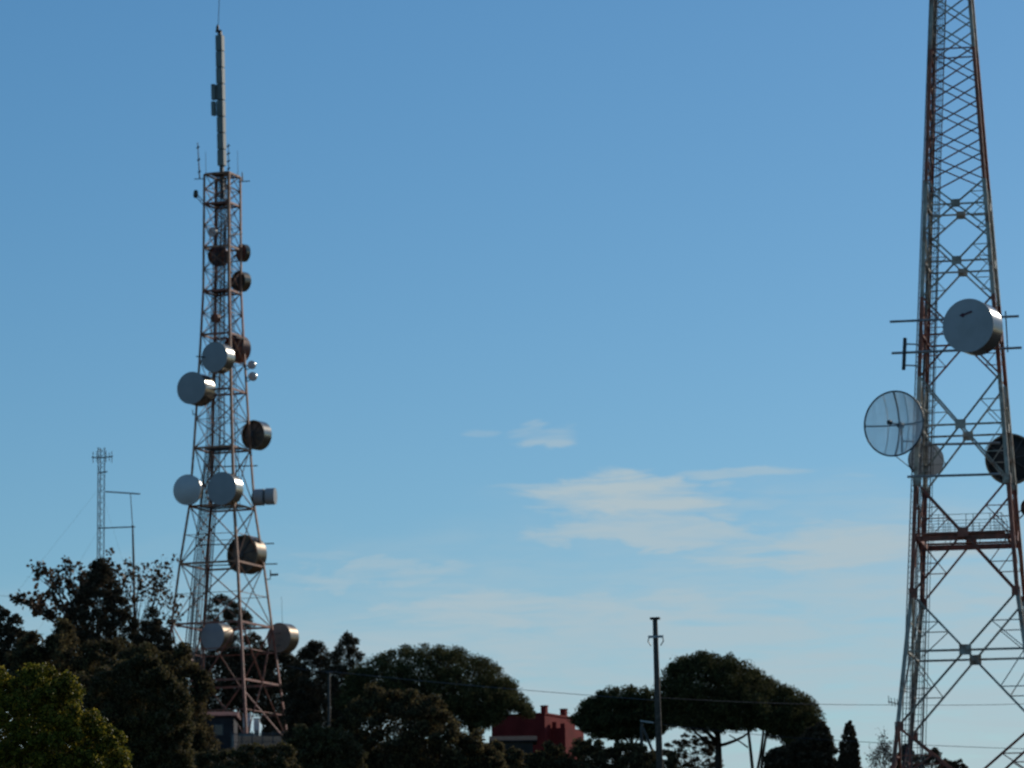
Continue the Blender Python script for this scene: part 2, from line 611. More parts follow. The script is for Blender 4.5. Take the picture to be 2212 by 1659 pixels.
RN = [1850, 1569, 1280, 1036, 808, 634, 488, 381]          # node levels, display y
UPN = [381 - 58 * i for i in range(13)]
rzs = [rz(y) for y in RN]
legs(rt, rzs, 0.27, rband)
ubands = [rz(y) for y in UPN]
legs(rt, ubands, 0.23, rband)
for i in range(len(RN) - 1):
    z0, z1 = rzs[i], rzs[i + 1]
    s0, s1 = rt.side(z0), rt.side(z1)
    zc = z0 + (z1 - z0) * s0 / (s0 + s1)                   # where the diagonals cross
    mat = rband(zc)
    sm = 0.6 + 0.4 * rt.side(zc) / 6.5
    for f in range(4):
        n = face_n(rt, f)
        w = 0.125 * sm
        xpanel(rt, f, z0, z1, w, rband(zc), 'diagonal_brace')
        hbar(rt, f, zc, 0.09 * sm, mat, h=0.13 * sm, off=-0.10)
        plate(rt, face_pt(rt, f, 0.5, zc) + n * 0.13, f, 0.72 * sm, 0.62 * sm, 0.05, mat)
        if z0 == rzs[2] or i in (0, 1, 2):
            for k in (0.02, 0.98):
                plate(rt, face_pt(rt, f, k, z1) + n * 0.17, f, 0.42, 0.62, 0.04, rband(z1 - 0.1))
        for za, km in ((z0 + (zc - z0) * 0.5, None), (zc + (z1 - zc) * 0.5, None)):
            # where the diagonals are at that height, as a share of the face
            kk = 0.25
            pa, pb = face_pt(rt, f, 0, za), face_pt(rt, f, 1, za)
            h = (za - z0) / (z1 - z0)
            q0 = face_pt(rt, f, 0, z0).lerp(face_pt(rt, f, 1, z1), h)
            q1 = face_pt(rt, f, 1, z0).lerp(face_pt(rt, f, 0, z1), h)
            kq = (q0 - pa).length / (pb - pa).length
            ql, qr = (q0, q1) if kq < 0.5 else (q1, q0)
            for leg_k, q in ((0, ql), (1, qr)):
                sw = 0.06 * sm
                bar('secondary_brace', face_pt(rt, f, leg_k, za) - n * 0.06, q - n * 0.06, sw, mat, rt.root, 'box', n)
                bar('secondary_brace', face_pt(rt, f, leg_k, zc) + n * 0.06, q + n * 0.06, sw, mat, rt.root, 'box', n)
for i in range(len(UPN) - 1):
    z0, z1 = ubands[i], ubands[i + 1]
    for f in range(4):
        xpanel(rt, f, z0, z1, 0.085, rband((z0 + z1) / 2))
        if UPN[i] in (91,) or i in (5, 9):
            hbar(rt, f, z0, 0.08, rband(z0), off=-0.07)
# cable ladder and climbing ladder inside the left face
zt, zb = rz(-320), rz(1830)
ladder(rt, P(1974, 1830, RT_D + 1.0), P(2033, 0, RT_D + 0.2), 0.62, 0.42, M['dark_steel'], 'cable_ladder')
for i in range(4):
    q = P(1976 + 6 * i, 1830, RT_D + 1.3)
    bar('cable', q, P(2028 + 4.5 * i, 0, RT_D + 0.5), 0.05, M['cable'], rt.root, 'tube')
for i in range(3):
    k = -0.5 + 0.4 * i
    bar('cable', rt.pt(-0.86, k, zb), rt.pt(-0.86, k * 0.9, zt), 0.055, M['cable'], rt.root, 'tube')
ladder(rt, rt.pt(-0.93, 0.25, zb), rt.pt(-0.9, 0.25, zt), 0.5, 0.35, M['dark_steel'], 'climbing_ladder')
# platform with a rail at the red band
zp = rz(1150)
hp = rt.side(zp) / 2
for f in range(4):
    hbar(rt, f, zp - 0.28, 0.16, M['red_steel'], h=0.34, name='platform_beam', off=-0.32)
for v0 in (-0.90, -0.76, 0.90):
    bar('platform_plank', rt.pt(-0.84, v0, zp - 0.02), rt.pt(0.84, v0, zp - 0.02), 0.05, M['brown_steel'], rt.root, 'box', Vector((0, 0, 1)), 0.42)
for k, dz in ((0, 1.25), (1, 0.86), (2, 0.45)):
    for v in (-0.80, 0.80):
        bar('guard_rail', rt.pt(-0.80, v, zp + dz), rt.pt(0.80, v, zp + dz), 0.036, M['dark_steel'], rt.root, 'tube')
    for u in (-0.80, 0.80):
        bar('guard_rail', rt.pt(u, -0.80, zp + dz), rt.pt(u, 0.80, zp + dz), 0.036, M['dark_steel'], rt.root, 'tube')
for u in (-0.78, -0.52, -0.42, -0.32, 0.05, 0.2, 0.55, 0.63, 0.71, 0.79):
    for v in (-0.805, 0.805):
        bar('rail_post', rt.pt(u, v, zp), rt.pt(u, v, zp + 1.27), 0.045, M['dark_steel'], rt.root, 'tube')
# long mounting pipes through the tower
for (xa, ya, xb, yb, D) in ((1922, 695, 2201, 683, RT_D - 2.2), (1926, 763, 2207, 751, RT_D - 2.0), (1960, 1030, 2160, 1024, RT_D - 2.4), (1972, 961, 2160, 957, RT_D + 2.4)):
    bar('mounting_pipe', P(xa, ya, D), P(xb, yb, D - 0.9), 0.16, M['pale_steel'], rt.root, 'tube')
bar('mounting_pipe', P(2172, 672, RT_D - 2.8), P(2177, 761, RT_D - 2.8), 0.09, M['dark_steel'], rt.root, 'tube')

# ---------------- left tower, turned towards the right
LTH = R(20.9)
lt = Tower('lattice_tower', 'slender rust brown lattice tower crowded with drum dishes, left of the pines', (480, 1094), LT_D, LTH,
           [(375, 57), (648, 60.5), (843, 78), (968, 90), (1094, 104), (1221, 135), (1350, 161), (1600, 214)])


def lz(y):
    return P(480, y, LT_D - 1.0).z


def lmat(z):
    if z > lz(445):
        return M['brown_steel']
    if z > lz(640):
        return M['brown_steel']
    if z > lz(770):
        return M['red_steel']
    if z > lz(830):
        return M['brown_steel']
    if z > lz(975):
        return M['brown_steel']
    if z > lz(1350):
        return M['brown_steel']
    return M['red_steel']


LN = [1600, 1475, 1350, 1219, 1094, 968, 843, 722, 628, 533, 439, 375]
lzs = [lz(y) for y in LN]
legs(lt, lzs, 0.235, lmat)
for i in range(len(LN) - 1):
    z0, z1 = lzs[i], lzs[i + 1]
    mat = lmat((z0 + z1) / 2)
    for f in range(4):
        n = face_n(lt, f)
        if i == 0 or i == 1:                                 # diamonds at the foot
            za, zm = (z0, z1) if i == 0 else (z1, z0)
            for k in (0.0, 1.0):
                bar('diagonal_brace', face_pt(lt, f, k, za) + n * 0.06, face_pt(lt, f, 0.5, zm) + n * 0.06, 0.13, mat, lt.root, 'L', n)
        else:
            nsub = 1 if i < 5 else 2
            for j in range(nsub):
                a, b = z0 + (z1 - z0) * j / nsub, z0 + (z1 - z0) * (j + 1) / nsub
                xpanel(lt, f, a, b, 0.105 if i < 5 else 0.088, mat if i < 5 else M['brown_steel'])
        if i >= 5:
            hbar(lt, f, (z0 + z1) / 2, 0.055, M['brown_steel'], off=-0.09)
        if i in (2, 3):
            zc = (z0 + z1) / 2
            hbar(lt, f, zc, 0.06, mat, off=-0.08)
for i, y in enumerate(LN[1:], 1):
    z = lzs[i]
    for f in range(4):
        hbar(lt, f, z, 0.11, M['red_steel'] if i in (1, 2, 6, 7, 8, 10) else M['brown_steel'], h=0.2, off=-0.02)
    if y in (968, 439, 628, 1094, 375):                      # grating platforms
        for j in range(5):
            v0 = -0.72 + j * 0.36
            bar('platform_plank', lt.pt(-0.9, v0, z + 0.14), lt.pt(0.9, v0, z + 0.14), 0.05, M['dark_steel'], lt.root, 'box', Vector((0, 0, 1)), 0.42)
for f in range(4):
    hbar(lt, f, lz(1540), 0.09, M['red_steel'], off=-0.05)
    hbar(lt, f, lz(1406), 0.09, M['red_steel'], off=-0.12)
z0, z1 = lz(1590), lz(380)
for i in range(9):
    bar('cable', lt.pt(-0.80, -0.5 + 0.14 * i, z0), lt.pt(-0.62, -0.5 + 0.2 * i, lz(960)), 0.12, M['cable'], lt.root, 'tube')
    bar('cable', lt.pt(-0.62, -0.5 + 0.2 * i, lz(960)), lt.pt(-0.35 + 0.07 * i, -0.3 + 0.1 * i, lz(380)), 0.085, M['cable'], lt.root, 'tube')
for k, w_ in ((-0.45, 0.08), (-0.2, 0.06), (0.3, 0.09), (0.42, 0.06)):
    bar('waveguide', lt.pt(k * 1.1, 0.75, lz(1090)), lt.pt(k * 0.8, 0.6, lz(400)), w_, M['cable'], lt.root, 'tube')
ladder(lt, lt.pt(-0.1, 0.1, lz(960)), lt.pt(0.05, 0.1, lz(380)), 0.5, 0.4, M['dark_steel'], 'climbing_ladder')
ladder(lt, lt.pt(-0.84, 0.0, z0), lt.pt(-0.75, 0.0, lz(965)), 0.5, 0.4, M['dark_steel'], 'cable_ladder')
for (xa, ya, xb, yb, dd) in ((440, 1009, 556, 1006, 2.0), (430, 1177, 592, 1174, 3.0), (430, 1222, 599, 1218, 3.2), (495, 508, 523, 505, 0), (485, 566, 523, 564, 0.5), (500, 727, 534, 734, 1.0), (424, 770, 500, 776, -2.2)):
    bar('mounting_pipe', P(xa, ya, LT_D + dd - 2), P(xb, yb, LT_D + dd), 0.12, M['dark_steel'], lt.root, 'tube')
for c in CORN:                                                # concrete footings
    p = lt.pt(*c, lz(1600))
    part('footing', *box_data(p.x - 0.7, p.x + 0.7, p.y - 0.7, p.y + 0.7, p.z - 3.0, p.z + 0.25), M['concrete'], lt.root)
for c in CORN:
    p = rt.pt(*c, rz(1850))
    p.z = ground_z(p.x, p.y)
    part('footing', *box_data(p.x - 0.8, p.x + 0.8, p.y - 0.8, p.y + 0.8, p.z - 3.0, p.z + 0.35), M['concrete'], rt.root)


# ------------------------------------------------------------------ dishes
def drum(label, px, py, hpx, phi, D, depth, kind='radome', anchor=None, name='drum_dish', elev=0.0, bulge=0.06, face=None,
         group=None, shroud=None, rib=True, mark=False):
    """(px, py): middle of the near end; hpx its height; phi: degrees the axis swings to the left"""
    c = P(px, py, D)
    r = hpx * mpp(c) / 2
    n = Vector((-math.sin(R(phi)) * math.cos(R(elev)), -math.cos(R(phi)) * math.cos(R(elev)), math.sin(R(elev))))   # near end's normal
    dep = depth * 2 * r
    t = empty(name, c - n * dep, label, 'dish', group)
    sm = shroud or M['shroud']
    near, far = 0.0, -dep
    part('shroud', *revolve([(near, r * 0.93), (near, r), (far, r), (far, r * 0.96), (near - 0.02, r * 0.93)], c, n, 48, crisp=True), sm, t, True)
    part('rim', *revolve([(0.012, r * 0.94), (0.012, r * 1.012), (-0.05, r * 1.012), (-0.05, r * 1.001)], c, n, 48, crisp=True), (face or M['radome']) if kind == 'radome' else M['dish_back'], t, True)
    rear = -1
    if kind == 'radome':
        prof = [(0.004 + r * bulge * (1 - q * q), r * 0.955 * q) for q in (1, .85, .7, .5, .3, .1, .001)]
        part('radome', *revolve(prof, c, n, 44), face or M['radome'], t, True)
        prof = [(-dep - r * 0.42 * (1 - q * q), r * q * 0.985) for q in (1, .85, .7, .5, .3, .12, .001)]
        part('reflector_back', *revolve(prof, c, n, 44), M['dish_back'], t, True)
        if mark:
            e = Vector((-n.y, n.x, 0)).normalized()
            if e.x < 0:
                e = -e
            b = c + n * (0.03 + r * bulge)
            q = lambda u, v: b + e * (u * r) + Vector((0, 0, 1)) * (v * r)
            pts = [(-0.32, 0.40), (-0.17, 0.49), (-0.13, 0.45), (0.17, 0.55), (0.20, 0.48), (-0.11, 0.385), (-0.16, 0.31)]
            vs = [q(u, v) for u, v in pts] + [q(u, v) - n * (0.02 + r * bulge * 0.3) for u, v in pts]
            m = len(pts)
            fs = [tuple(range(m))] + [(i, i + m, (i + 1) % m + m, (i + 1) % m) for i in range(m)]
            part('printed_mark', vs, fs, M['mark'], t)
    else:
        prof = [(-r * 0.02 + r * 0.26 * (1 - q * q) - r * 0.2, r * 0.95 * q) for q in (1, .85, .7, .5, .3, .12, .001)]
        part('reflector_back', *revolve(prof, c, n, 44), face or M['dish_back'], t, True)
        prof = [(-dep - 0.01, r * q * 0.985) for q in (1, .6, .001)]
        part('radome', *revolve(prof, c, n, 44), M['radome'], t, True)
        x = Vector((0, 0, 1)) - n * n.z
        y = n.cross(x)
        for k in range(8):
            a = 2 * math.pi * k / 8 + 0.2
            d = x * math.cos(a) + y * math.sin(a)
            bar('rib', c + d * (r * 0.12) + n * (r * 0.09), c + d * (r * 0.93) - n * (r * 0.10), 0.05 * r, M['dark_steel'], t, 'box', n)
        part('hub', *revolve([(-0.1 * r, 0.16 * r), (0.13 * r, 0.16 * r), (0.13 * r, 0.001)], c, n, 20), M['dark_steel'], t)
    if anchor is not None:
        a0 = c - n * (dep * 1.25 if kind == 'radome' else dep * 0.35)
        for dz in (-0.42, 0.42):
            bar('mounting_arm', a0 + Vector((0, 0, dz * r)), Vector(anchor) + Vector((0, 0, dz * r)), 0.09, M['dark_steel'], t, 'tube')
    return t


def leg_at(t, c, y, zf):
    return t.pt(*c, zf(y))


L, Fr, Rr, Bk = CORN[0], CORN[1], CORN[2], CORN[3]
drum('large grey faced drum dish high in front of the left tower, bright shroud', 463, 771, 65, 28, LT_D - 4.2, 0.50, anchor=leg_at(lt, Fr, 771, lz))
drum('grey faced drum dish jutting out left, third lowest on that side of the slender tower', 413, 838, 70, 26, LT_D - 2.6, 0.62, anchor=leg_at(lt, L, 838, lz))
drum('grey drum dish inside the slender tower above its lowest narrow platform', 479, 1055, 71, 26, LT_D - 3.8, 0.45, anchor=leg_at(lt, Fr, 1060, lz))
drum('pale bulging radome dish without a shroud, left edge of the slender tower', 404, 1058, 66, 22, LT_D - 2.6, 0.12, anchor=leg_at(lt, L, 1060, lz), bulge=0.34, face=M['white_radome'])
drum('dark backed drum dish with glaring shroud, outside the slender tower on the right', 546, 939, 63, 36, LT_D + 2.2, 0.42, kind='back', anchor=leg_at(lt, Rr, 945, lz))
drum('biggest dark ribbed drum dish low in the slender tower, behind its front leg', 523, 1197, 82, 34, LT_D + 1.6, 0.42, kind='back', anchor=leg_at(lt, Rr, 1200, lz), shroud=M['bronze'])
drum('grey faced drum dish low in the slender tower, left of its front leg', 459, 1374, 62, 34, LT_D + 1.0, 0.55, anchor=leg_at(lt, Fr, 1374, lz), shroud=M['bronze'])
drum('shaded drum dish at the right foot of the slender tower above the conifers', 602, 1377, 63, 34, LT_D + 3.6, 0.5, anchor=leg_at(lt, Rr, 1376, lz), shroud=M['bronze'], face=M['dusty_skin'])
drum('faded red drum dish behind the large grey one high on the slender tower', 503, 753, 60, 40, LT_D + 1.5, 0.42, kind='back', anchor=leg_at(lt, Rr, 760, lz), face=M['red_dish'], shroud=M['red_dish'])
drum('round dark dish beside the right leg of the slender tower, upper of two there', 521, 546, 38, 50, LT_D + 1.6, 0.30, kind='back', anchor=leg_at(lt, Rr, 550, lz), face=M['red_dish'], shroud=M['bronze'])
drum('lower of two dishes at the upper right leg, its shroud shining', 514, 607, 43, 42, LT_D + 1.4, 0.45, kind='back', anchor=leg_at(lt, Rr, 610, lz), shroud=M['bronze'])
drum('dark red dish inside the upper part of the slender tower', 470, 552, 44, 12, LT_D + 0.4, 0.35, kind='back', anchor=leg_at(lt, Bk, 552, lz), face=M['red_dish'], shroud=M['red_dish'])
drum('small pale dish inside the slender tower below its second platform', 458, 501, 21, 30, LT_D - 0.2, 0.4, anchor=leg_at(lt, Bk, 501, lz), face=M['white_radome'])
drum('small red drum halfway up inside the slender tower', 463, 687, 20, 35, LT_D - 0.2, 0.5, anchor=leg_at(lt, Bk, 687, lz), face=M['red_dish'], shroud=M['red_dish'])
drum('small dark dish on a bracket left of the slender tower just below its top', 421.5, 419, 18, 62, LT_D - 1.4, 0.18, anchor=P(440, 440, LT_D - 1.4), kind='back')
drum('upper of two tiny dishes on the right edge below the red drum', 543, 788, 18, 20, LT_D + 1.0, 0.3, anchor=leg_at(lt, Rr, 790, lz), face=M['white_radome'], bulge=0.3)
drum('lower of two tiny dishes on the right edge below the red drum', 545, 813, 19, 20, LT_D + 1.0, 0.3, anchor=leg_at(lt, Rr, 815, lz), face=M['white_radome'], bulge=0.3)
drum('inner small drum of the side by side pair, touching the tower leg', 570, 1074, 36, -80, LT_D + 0.8, 0.55, anchor=leg_at(lt, Rr, 1075, lz), face=M['radome'], shroud=M['pale_radome'])
drum('outer small drum of the side by side pair, farthest from the tower leg', 594.5, 1072, 36, -80, LT_D + 0.8, 0.55, anchor=leg_at(lt, Rr, 1072, lz), face=M['radome'], shroud=M['pale_radome'])
o = drum('round pale dish standing near the ground right of the tower foot', 640, 1541, 29, 12, LT_D - 2, 0.12, bulge=0.2, face=M['radome'], name='ground_dish')
pb = P(640, 1556, LT_D - 1.7)
part('pedestal', *tube_data([(pb.x, pb.y, ground_z(pb.x, pb.y) - 0.3), (pb.x, pb.y, pb.z)], 0.16, 10), M['dark_steel'], o)

# right tower
drum('big grey drum dish with a small dark red mark on its face', 2091, 703, 116, 28, RT_D - 6.0, 0.50, anchor=rt.pt(1, -1, rz(703)), mark=True, bulge=0.03, face=M['pale_radome'], shroud=M['dark_shroud'])
drum('huge dark dish backed with spokes behind the right legs, cut by the frame', 2183, 991, 109, 6, RT_D + 4.6, 0.22, kind='back', anchor=rt.pt(1, 1, rz(1000)), shroud=M['dark_shroud'], face=M['dark_back'])
drum('dusty pale dish squeezed behind the left legs beneath the wire grid dish', 2002, 993, 76, -10, RT_D + 4.6, 0.2, anchor=rt.pt(-1, 1, rz(990)), bulge=0.12, face=M['white_radome'], shroud=M['dish_back'])
drum('grey drum at the right frame edge beside the railed platform', 2215, 1096, 33, 60, RT_D + 2.0, 0.6, kind='back', anchor=rt.pt(1, 1, rz(1096)))


def grid_dish():
    c = P(1931, 915, RT_D - 3.4)
    r = 141 * mpp(c) / 2
    phi = R(31)
    n = Vector((-math.sin(phi), -math.cos(phi), 0))
    e = Vector((math.cos(phi), -math.sin(phi), 0))
    zz = Vector((0, 0, 1))
    t = empty('grid_dish', c - zz * r, 'round wire grid dish left of the red and white tower, see-through', 'dish')
    dep = 0.36 * r

    def q(u, v):
        return c + e * (u * r) + zz * (v * r) - n * (dep * (1 - u * u - v * v))
    part('rim', *tube_data([c + e * (r * math.cos(a)) + zz * (r * math.sin(a)) for a in np.linspace(0, 2 * math.pi, 49)], 0.055, 6), M['dark_steel'], t)
    data = []
    N = 74
    for i in range(1, N):
        u = -1 + 2 * i / N
        h = math.sqrt(max(0, 1 - u * u))
        data.append(tube_data([q(u, v) for v in np.linspace(-h, h, 11)], 0.0165, 4, False))
    tag(part('wire_grid', *join(data), M['white_box'], t), kind='stuff')
    for u in (0.0, 0.33, -0.36):
        h = math.sqrt(1 - u * u)
        part('vertical_rib', *tube_data([q(u, v) - n * 0.05 for v in np.linspace(-h, h, 17)], 0.055 if u == 0 else 0.028, 6), M['dark_steel'] if u == 0 else M['white_box'], t)
    for v in (0.0,):
        part('horizontal_rib', *tube_data([q(u, v) - n * 0.05 for u in np.linspace(-1, 1, 17)], 0.05, 6), M['dark_steel'], t)
    fp = c + n * (0.36 * r)
    part('feed_arm', *tube_data([q(0, 0), fp], 0.045, 6), M['dark_steel'], t)
    part('feed_horn', *revolve([(0, 0.02), (0, 0.15), (-0.28, 0.15), (-0.28, 0.02)], fp, n, 14), M['dark_steel'], t)
    part('hub', *revolve([(0.08, 0.001), (0.08, 0.2), (-0.3, 0.2), (-0.3, 0.001)], q(0, 0) - n * 0.1, n, 14), M['dark_steel'], t)
    back = q(0, 0) - n * 0.35
    bar('mounting_pipe', back - zz * 1.75, back + zz * 0.25, 0.14, M['dark_steel'], t, 'tube')
    for dz in (-1.0, 0.1):
        bar('mounting_arm', back + zz * dz, rt.pt(-1, -1, back.z + dz), 0.11, M['dark_steel'], t, 'tube')
    bar('mounting_arm', c - zz * (r * 0.98), rt.pt(-1, -1, back.z - 3.0), 0.06, M['dark_steel'], t, 'tube')


grid_dish()


# ------------------------------------------------------------------ aerials
def thin(name, pts, r, mat, parent, sides=6):
    return part(name, *tube_data(pts, r, sides), mat, parent)


t = empty('dipole_antenna', P(1953, 798, RT_D - 3), 'upright dipole rod on two stubs left of the right tower', 'antenna')
thin('rod', [P(1955, 730, RT_D - 3), P(1952, 799, RT_D - 3)], 0.12, M['dark_steel'], t, 8)
for ya in (743, 789):
    thin('stub', [P(1953, ya, RT_D - 3), P(1986, ya + 1, RT_D - 3)], 0.05, M['pale_steel'], t)

# antenna column on the left tower
top = lz(372)
t = empty('antenna_column', Vector((lt.axis.x, lt.axis.y, top)), 'tall square grey green antenna column rising from the top of the slender tower', 'antenna')
pxm = mpp(P(477, 220, LT_D))
tiers = 8
zA, zB = P(478, 359, LT_D).z, P(476, 76, LT_D).z
cx0, cx1 = P(479.5, 359, LT_D).x, P(475, 76, LT_D).x
thick = 14.6 * pxm
bar('core', (lt.axis.x, lt.axis.y, top - 2.5), (cx1, lt.axis.y, zB + 0.35), thick * 0.52, M['dark_steel'], t, 'box', lt.e1)
for i in range(tiers):
    z0 = zA + (zB - zA) * i / tiers + 0.05
    z1 = zA + (zB - zA) * (i + 1) / tiers - 0.05
    for f in range(4):
        n = face_n(lt, f)
        cc = lambda z: Vector((cx0 + (cx1 - cx0) * (z - zA) / (zB - zA), lt.axis.y, z)) + n * (thick * 0.40)
        bar('panel', cc(z0), cc(z1), thick * 0.22, M['panel'], t, 'box', n, thick * 0.98)
for za, zb_ in ((P(470, 251, LT_D).z, P(470, 221, LT_D).z), (P(470, 217, LT_D).z, P(470, 184, LT_D).z)):
    pa = P(462, 220, LT_D - 0.3)
    bar('side_panel', (pa.x, pa.y, za), (pa.x - 0.03, pa.y, zb_), 0.34, M['panel'], t, 'box', lt.e1, 0.5)
    for zz_ in (za + 0.3, zb_ - 0.3):
        bar('panel_bracket', (pa.x, pa.y, zz_), (lt.axis.x, lt.axis.y, zz_), 0.07, M['dark_steel'], t)
pc = P(472.5, 69, LT_D)
part('cap', *box_data(pc.x - 0.3, pc.x + 0.3, pc.y - 0.3, pc.y + 0.3, pc.z, pc.z + 0.14), M['dark_steel'], t)
thin('beacon_lamp', [P(470, 69, LT_D), P(470, 63, LT_D), P(470, 58, LT_D), P(470, 53, LT_D)], [0.07, 0.16, 0.16, 0.05], M['dark_steel'], t, 8)
thin('tip_rod', [P(471, 66, LT_D), P(474, -14, LT_D)], 0.035, M['dark_steel'], t, 5)


def whip(label, x0, y0, x1, y1, D, r=0.04, arm=None, beads=0):
    t = empty('whip_antenna', P(x0, y0, D), label, 'antenna')
    a, b = P(x0, y0, D), P(x1, y1, D)
    thin('rod', [a, a.lerp(b, 0.5), b], [r, r * 0.8, r * 0.6], M['dark_steel'], t, 6)
    if arm:
        thin('arm', [P(arm[0], arm[1], D), P(arm[2], arm[3], D)], 0.05, M['dark_steel'], t)
    for i in range(beads):
        p = a.lerp(b, (i + 0.6) / beads)
        thin('element', [p - Vector((0.12, 0, 0.1)), p + Vector((0.12, 0, 0.1))], 0.09, M['dark_steel'], t)


whip('leaning rod aerial at the left corner of the slender tower top', 431.5, 387, 427, 308, LT_D - 1, 0.07, (420, 387, 441, 386), 3)
whip('hair thin whip aerial between the left rod and the antenna column', 445, 374, 444, 326, LT_D, 0.028)
whip('beaded rod aerial close to the right side of the antenna column', 494, 374, 493, 309, LT_D - 1, 0.045, None, 4)
whip('hair thin whip aerial at the right corner of the slender tower top', 514, 378, 513, 326, LT_D, 0.026)
whip('short stub aerial on an arm right of the slender tower top', 524, 392, 523, 372, LT_D, 0.08, (512, 393, 540, 391))
whip('little hooked aerial on the left edge under the jutting grey drum', 417, 896, 415.5, 884, LT_D - 1, 0.05, (417, 895, 427, 897))
t = empty('vane_antenna', P(585, 1250, LT_D + 1), 'small vane shaped aerial on a bracket below the biggest dark dish', 'antenna')
thin('bracket', [P(572, 1252, LT_D + 1), P(584, 1251, LT_D + 1), P(584, 1243, LT_D + 1)], 0.05, M['dark_steel'], t)
bar('vane', P(583, 1242, LT_D + 1), P(601, 1241, LT_D + 1), 0.2, M['dark_steel'], t, 'box', (0, 0, 1), 0.1)
thin('mast', [P(585, 1243, LT_D + 1), P(584, 1230, LT_D + 1)], [0.09, 0.03], M['dark_steel'], t)
whip('faint whip aerial above the shaded drum at the tower foot', 610, 1350, 608, 1288, LT_D + 4, 0.022)


# yagi at the right tower's left leg
t = empty('yagi_antenna', P(1930, 1530, RT_D - 3), 'tiny yagi aerial left of the red and white tower near the wire', 'antenna')
thin('boom', [P(1918, 1515, RT_D - 3), P(1945, 1522, RT_D - 3)], 0.03, M['dark_steel'], t)
for i, (xa, ya) in enumerate(((1919, 1509), (1925, 1513), (1932, 1514), (1938, 1516))):
    thin('element', [P(xa, ya - 6, RT_D - 3), P(xa + 2, ya + 12, RT_D - 3)], 0.025, M['dark_steel'], t)


# ---------------- thin guyed mast far left
MD = 330.0
t = empty('guyed_mast', P(214.5, 1420, MD), 'thin lattice mast with sideways arms above the autumn tree, far left', 'mast')
mw = 0.62
rodp = []
for k in range(3):
    a = R(90 + 120 * k + 15)
    off = Vector((math.cos(a), math.sin(a), 0)) * (mw * 0.5)
    foot = P(214.5, 1460, MD)
    foot.z = ground_z(foot.x, foot.y) - 0.3
    rodp.append((foot + off, P(218.5, 967, MD) + off))
    bar('mast_leg', rodp[-1][0], rodp[-1][1], 0.075, M['dark_steel'], t, 'tube')
nb = 56
for k in range(3):
    a, b = rodp[k], rodp[(k + 1) % 3]
    for i in range(nb):
        p, q = (a, b) if i % 2 == 0 else (b, a)
        bar('lacing', p[0].lerp(p[1], i / nb), q[0].lerp(q[1], (i + 1) / nb), 0.032, M['dark_steel'], t, 'tube')
t2 = empty('yagi_antenna', P(218, 989, MD - 0.5), 'small yagi with upright elements near the tip of the thin mast', 'antenna')
thin('boom', [P(198, 988, MD - .5), P(220, 989, MD - .5), P(244, 986, MD - .5)], 0.05, M['dark_steel'], t2)
for xa, h0, h1 in ((201, 976, 1000), (209, 974, 998), (229, 974, 999), (236, 978, 996), (241.5, 975, 1000)):
    thin('element', [P(xa, h0, MD - .5), P(xa, h1, MD - .5)], 0.028, M['dark_steel'], t2)
thin('mast_arm', [P(213, 1021, MD - .4), P(232, 1019, MD - .4)], 0.05, M['dark_steel'], t)
thin('mast_arm', [P(228, 1062, MD - .4), P(303, 1067, MD - .4)], 0.06, M['pale_steel'], t)
thin('mast_arm', [P(213, 1141, MD - .4), P(292, 1138, MD - .4)], 0.05, M['dark_steel'], t)
thin('hanging_rod', [P(282, 1066, MD - .4), P(286.5, 1139, MD - .4)], 0.035, M['dark_steel'], t)
t3 = empty('slim_pole', P(291, 1420, MD - .6), 'slim bare pole joined to the thin mast by an arm', 'pole')
thin('shaft', [P(286.5, 1134, MD - .6), P(289, 1230, MD - .6), P(292, 1440, MD - .6), Vector((P(292, 1440, MD - .6).x, MD - .6, ground_z(P(292, 1440, MD - .6).x, MD) - 0.3))], [0.07, 0.10, 0.12, 0.13], M['dark_steel'], t3, 8)
part('collar', *revolve([(0, 0.1), (0, 0.17), (0.4, 0.17), (0.4, 0.1)], P(288.4, 1212, MD - .6), (0, 0, 1), 8), M['dark_steel'], t3)
for gx, gy, y0 in ((20, 1300, 1052), (330, 1420, 1052), (60, 1400, 1140)):
    thin('guy_wire', [P(216, y0, MD - .3), P(gx, gy, MD - 6)], 0.006, M['dark_steel'], t, 4)


# ------------------------------------------------------------------ buildings
def oriented(center, ang):
    return Matrix.Translation(center) @ Matrix.Rotation(ang, 4, 'Z')


def red_house():
    D = 330.0
    k = mpp(P(1177, 1560, D))
    corner = P(1177, 1560, D)
    zt = P(1177, 1543, D).z
    zg = ground_z(corner.x, corner.y) - 1.5
    # the corner nearest the camera is the local origin: the shaded front runs left, the sunlit side runs back
    m = oriented(Vector((corner.x, corner.y, 0)), R(-24))
    t = empty('red_house', Vector((corner.x, corner.y, zg)), 'deep red house with two chimneys between the umbrella pines', 'house')
    part('wall', *box_data(-4.7, 0, 0, 6.2, zg, zt, m), M['red_wall'], t)
    part('parapet', *box_data(-4.76, 0.06, -0.06, 6.26, zt + 0.002, zt + 0.14, m), M['red_wall'], t)
    for (x, y, w) in ((-0.48, 0.3, 0.44), (-0.52, 4.3, 0.46)):
        ch = part('chimney', *box_data(x, x + w, y, y + w, zt + 0.142, zt + 0.68, m), M['red_wall'], t)
        part('chimney_cap', *box_data(x - 0.04, x + w + 0.04, y - 0.04, y + w + 0.04, zt + 0.682, zt + 0.75, m), M['red_wall'], ch)
    za = P(1200, 1571, D).z
    part('wing_wall', *box_data(0.003, 1.3, 1.1, 4.9, zg, za, m), M['red_wall'], t)
    for x, h in ((0.12, 0.50), (0.85, 0.35)):
        v, f = box_data(x, x + 0.38, 1.15, 1.6, za + 0.002, za + h, m)
        part('wing_pier', v, f, M['red_wall'], t)


red_house()


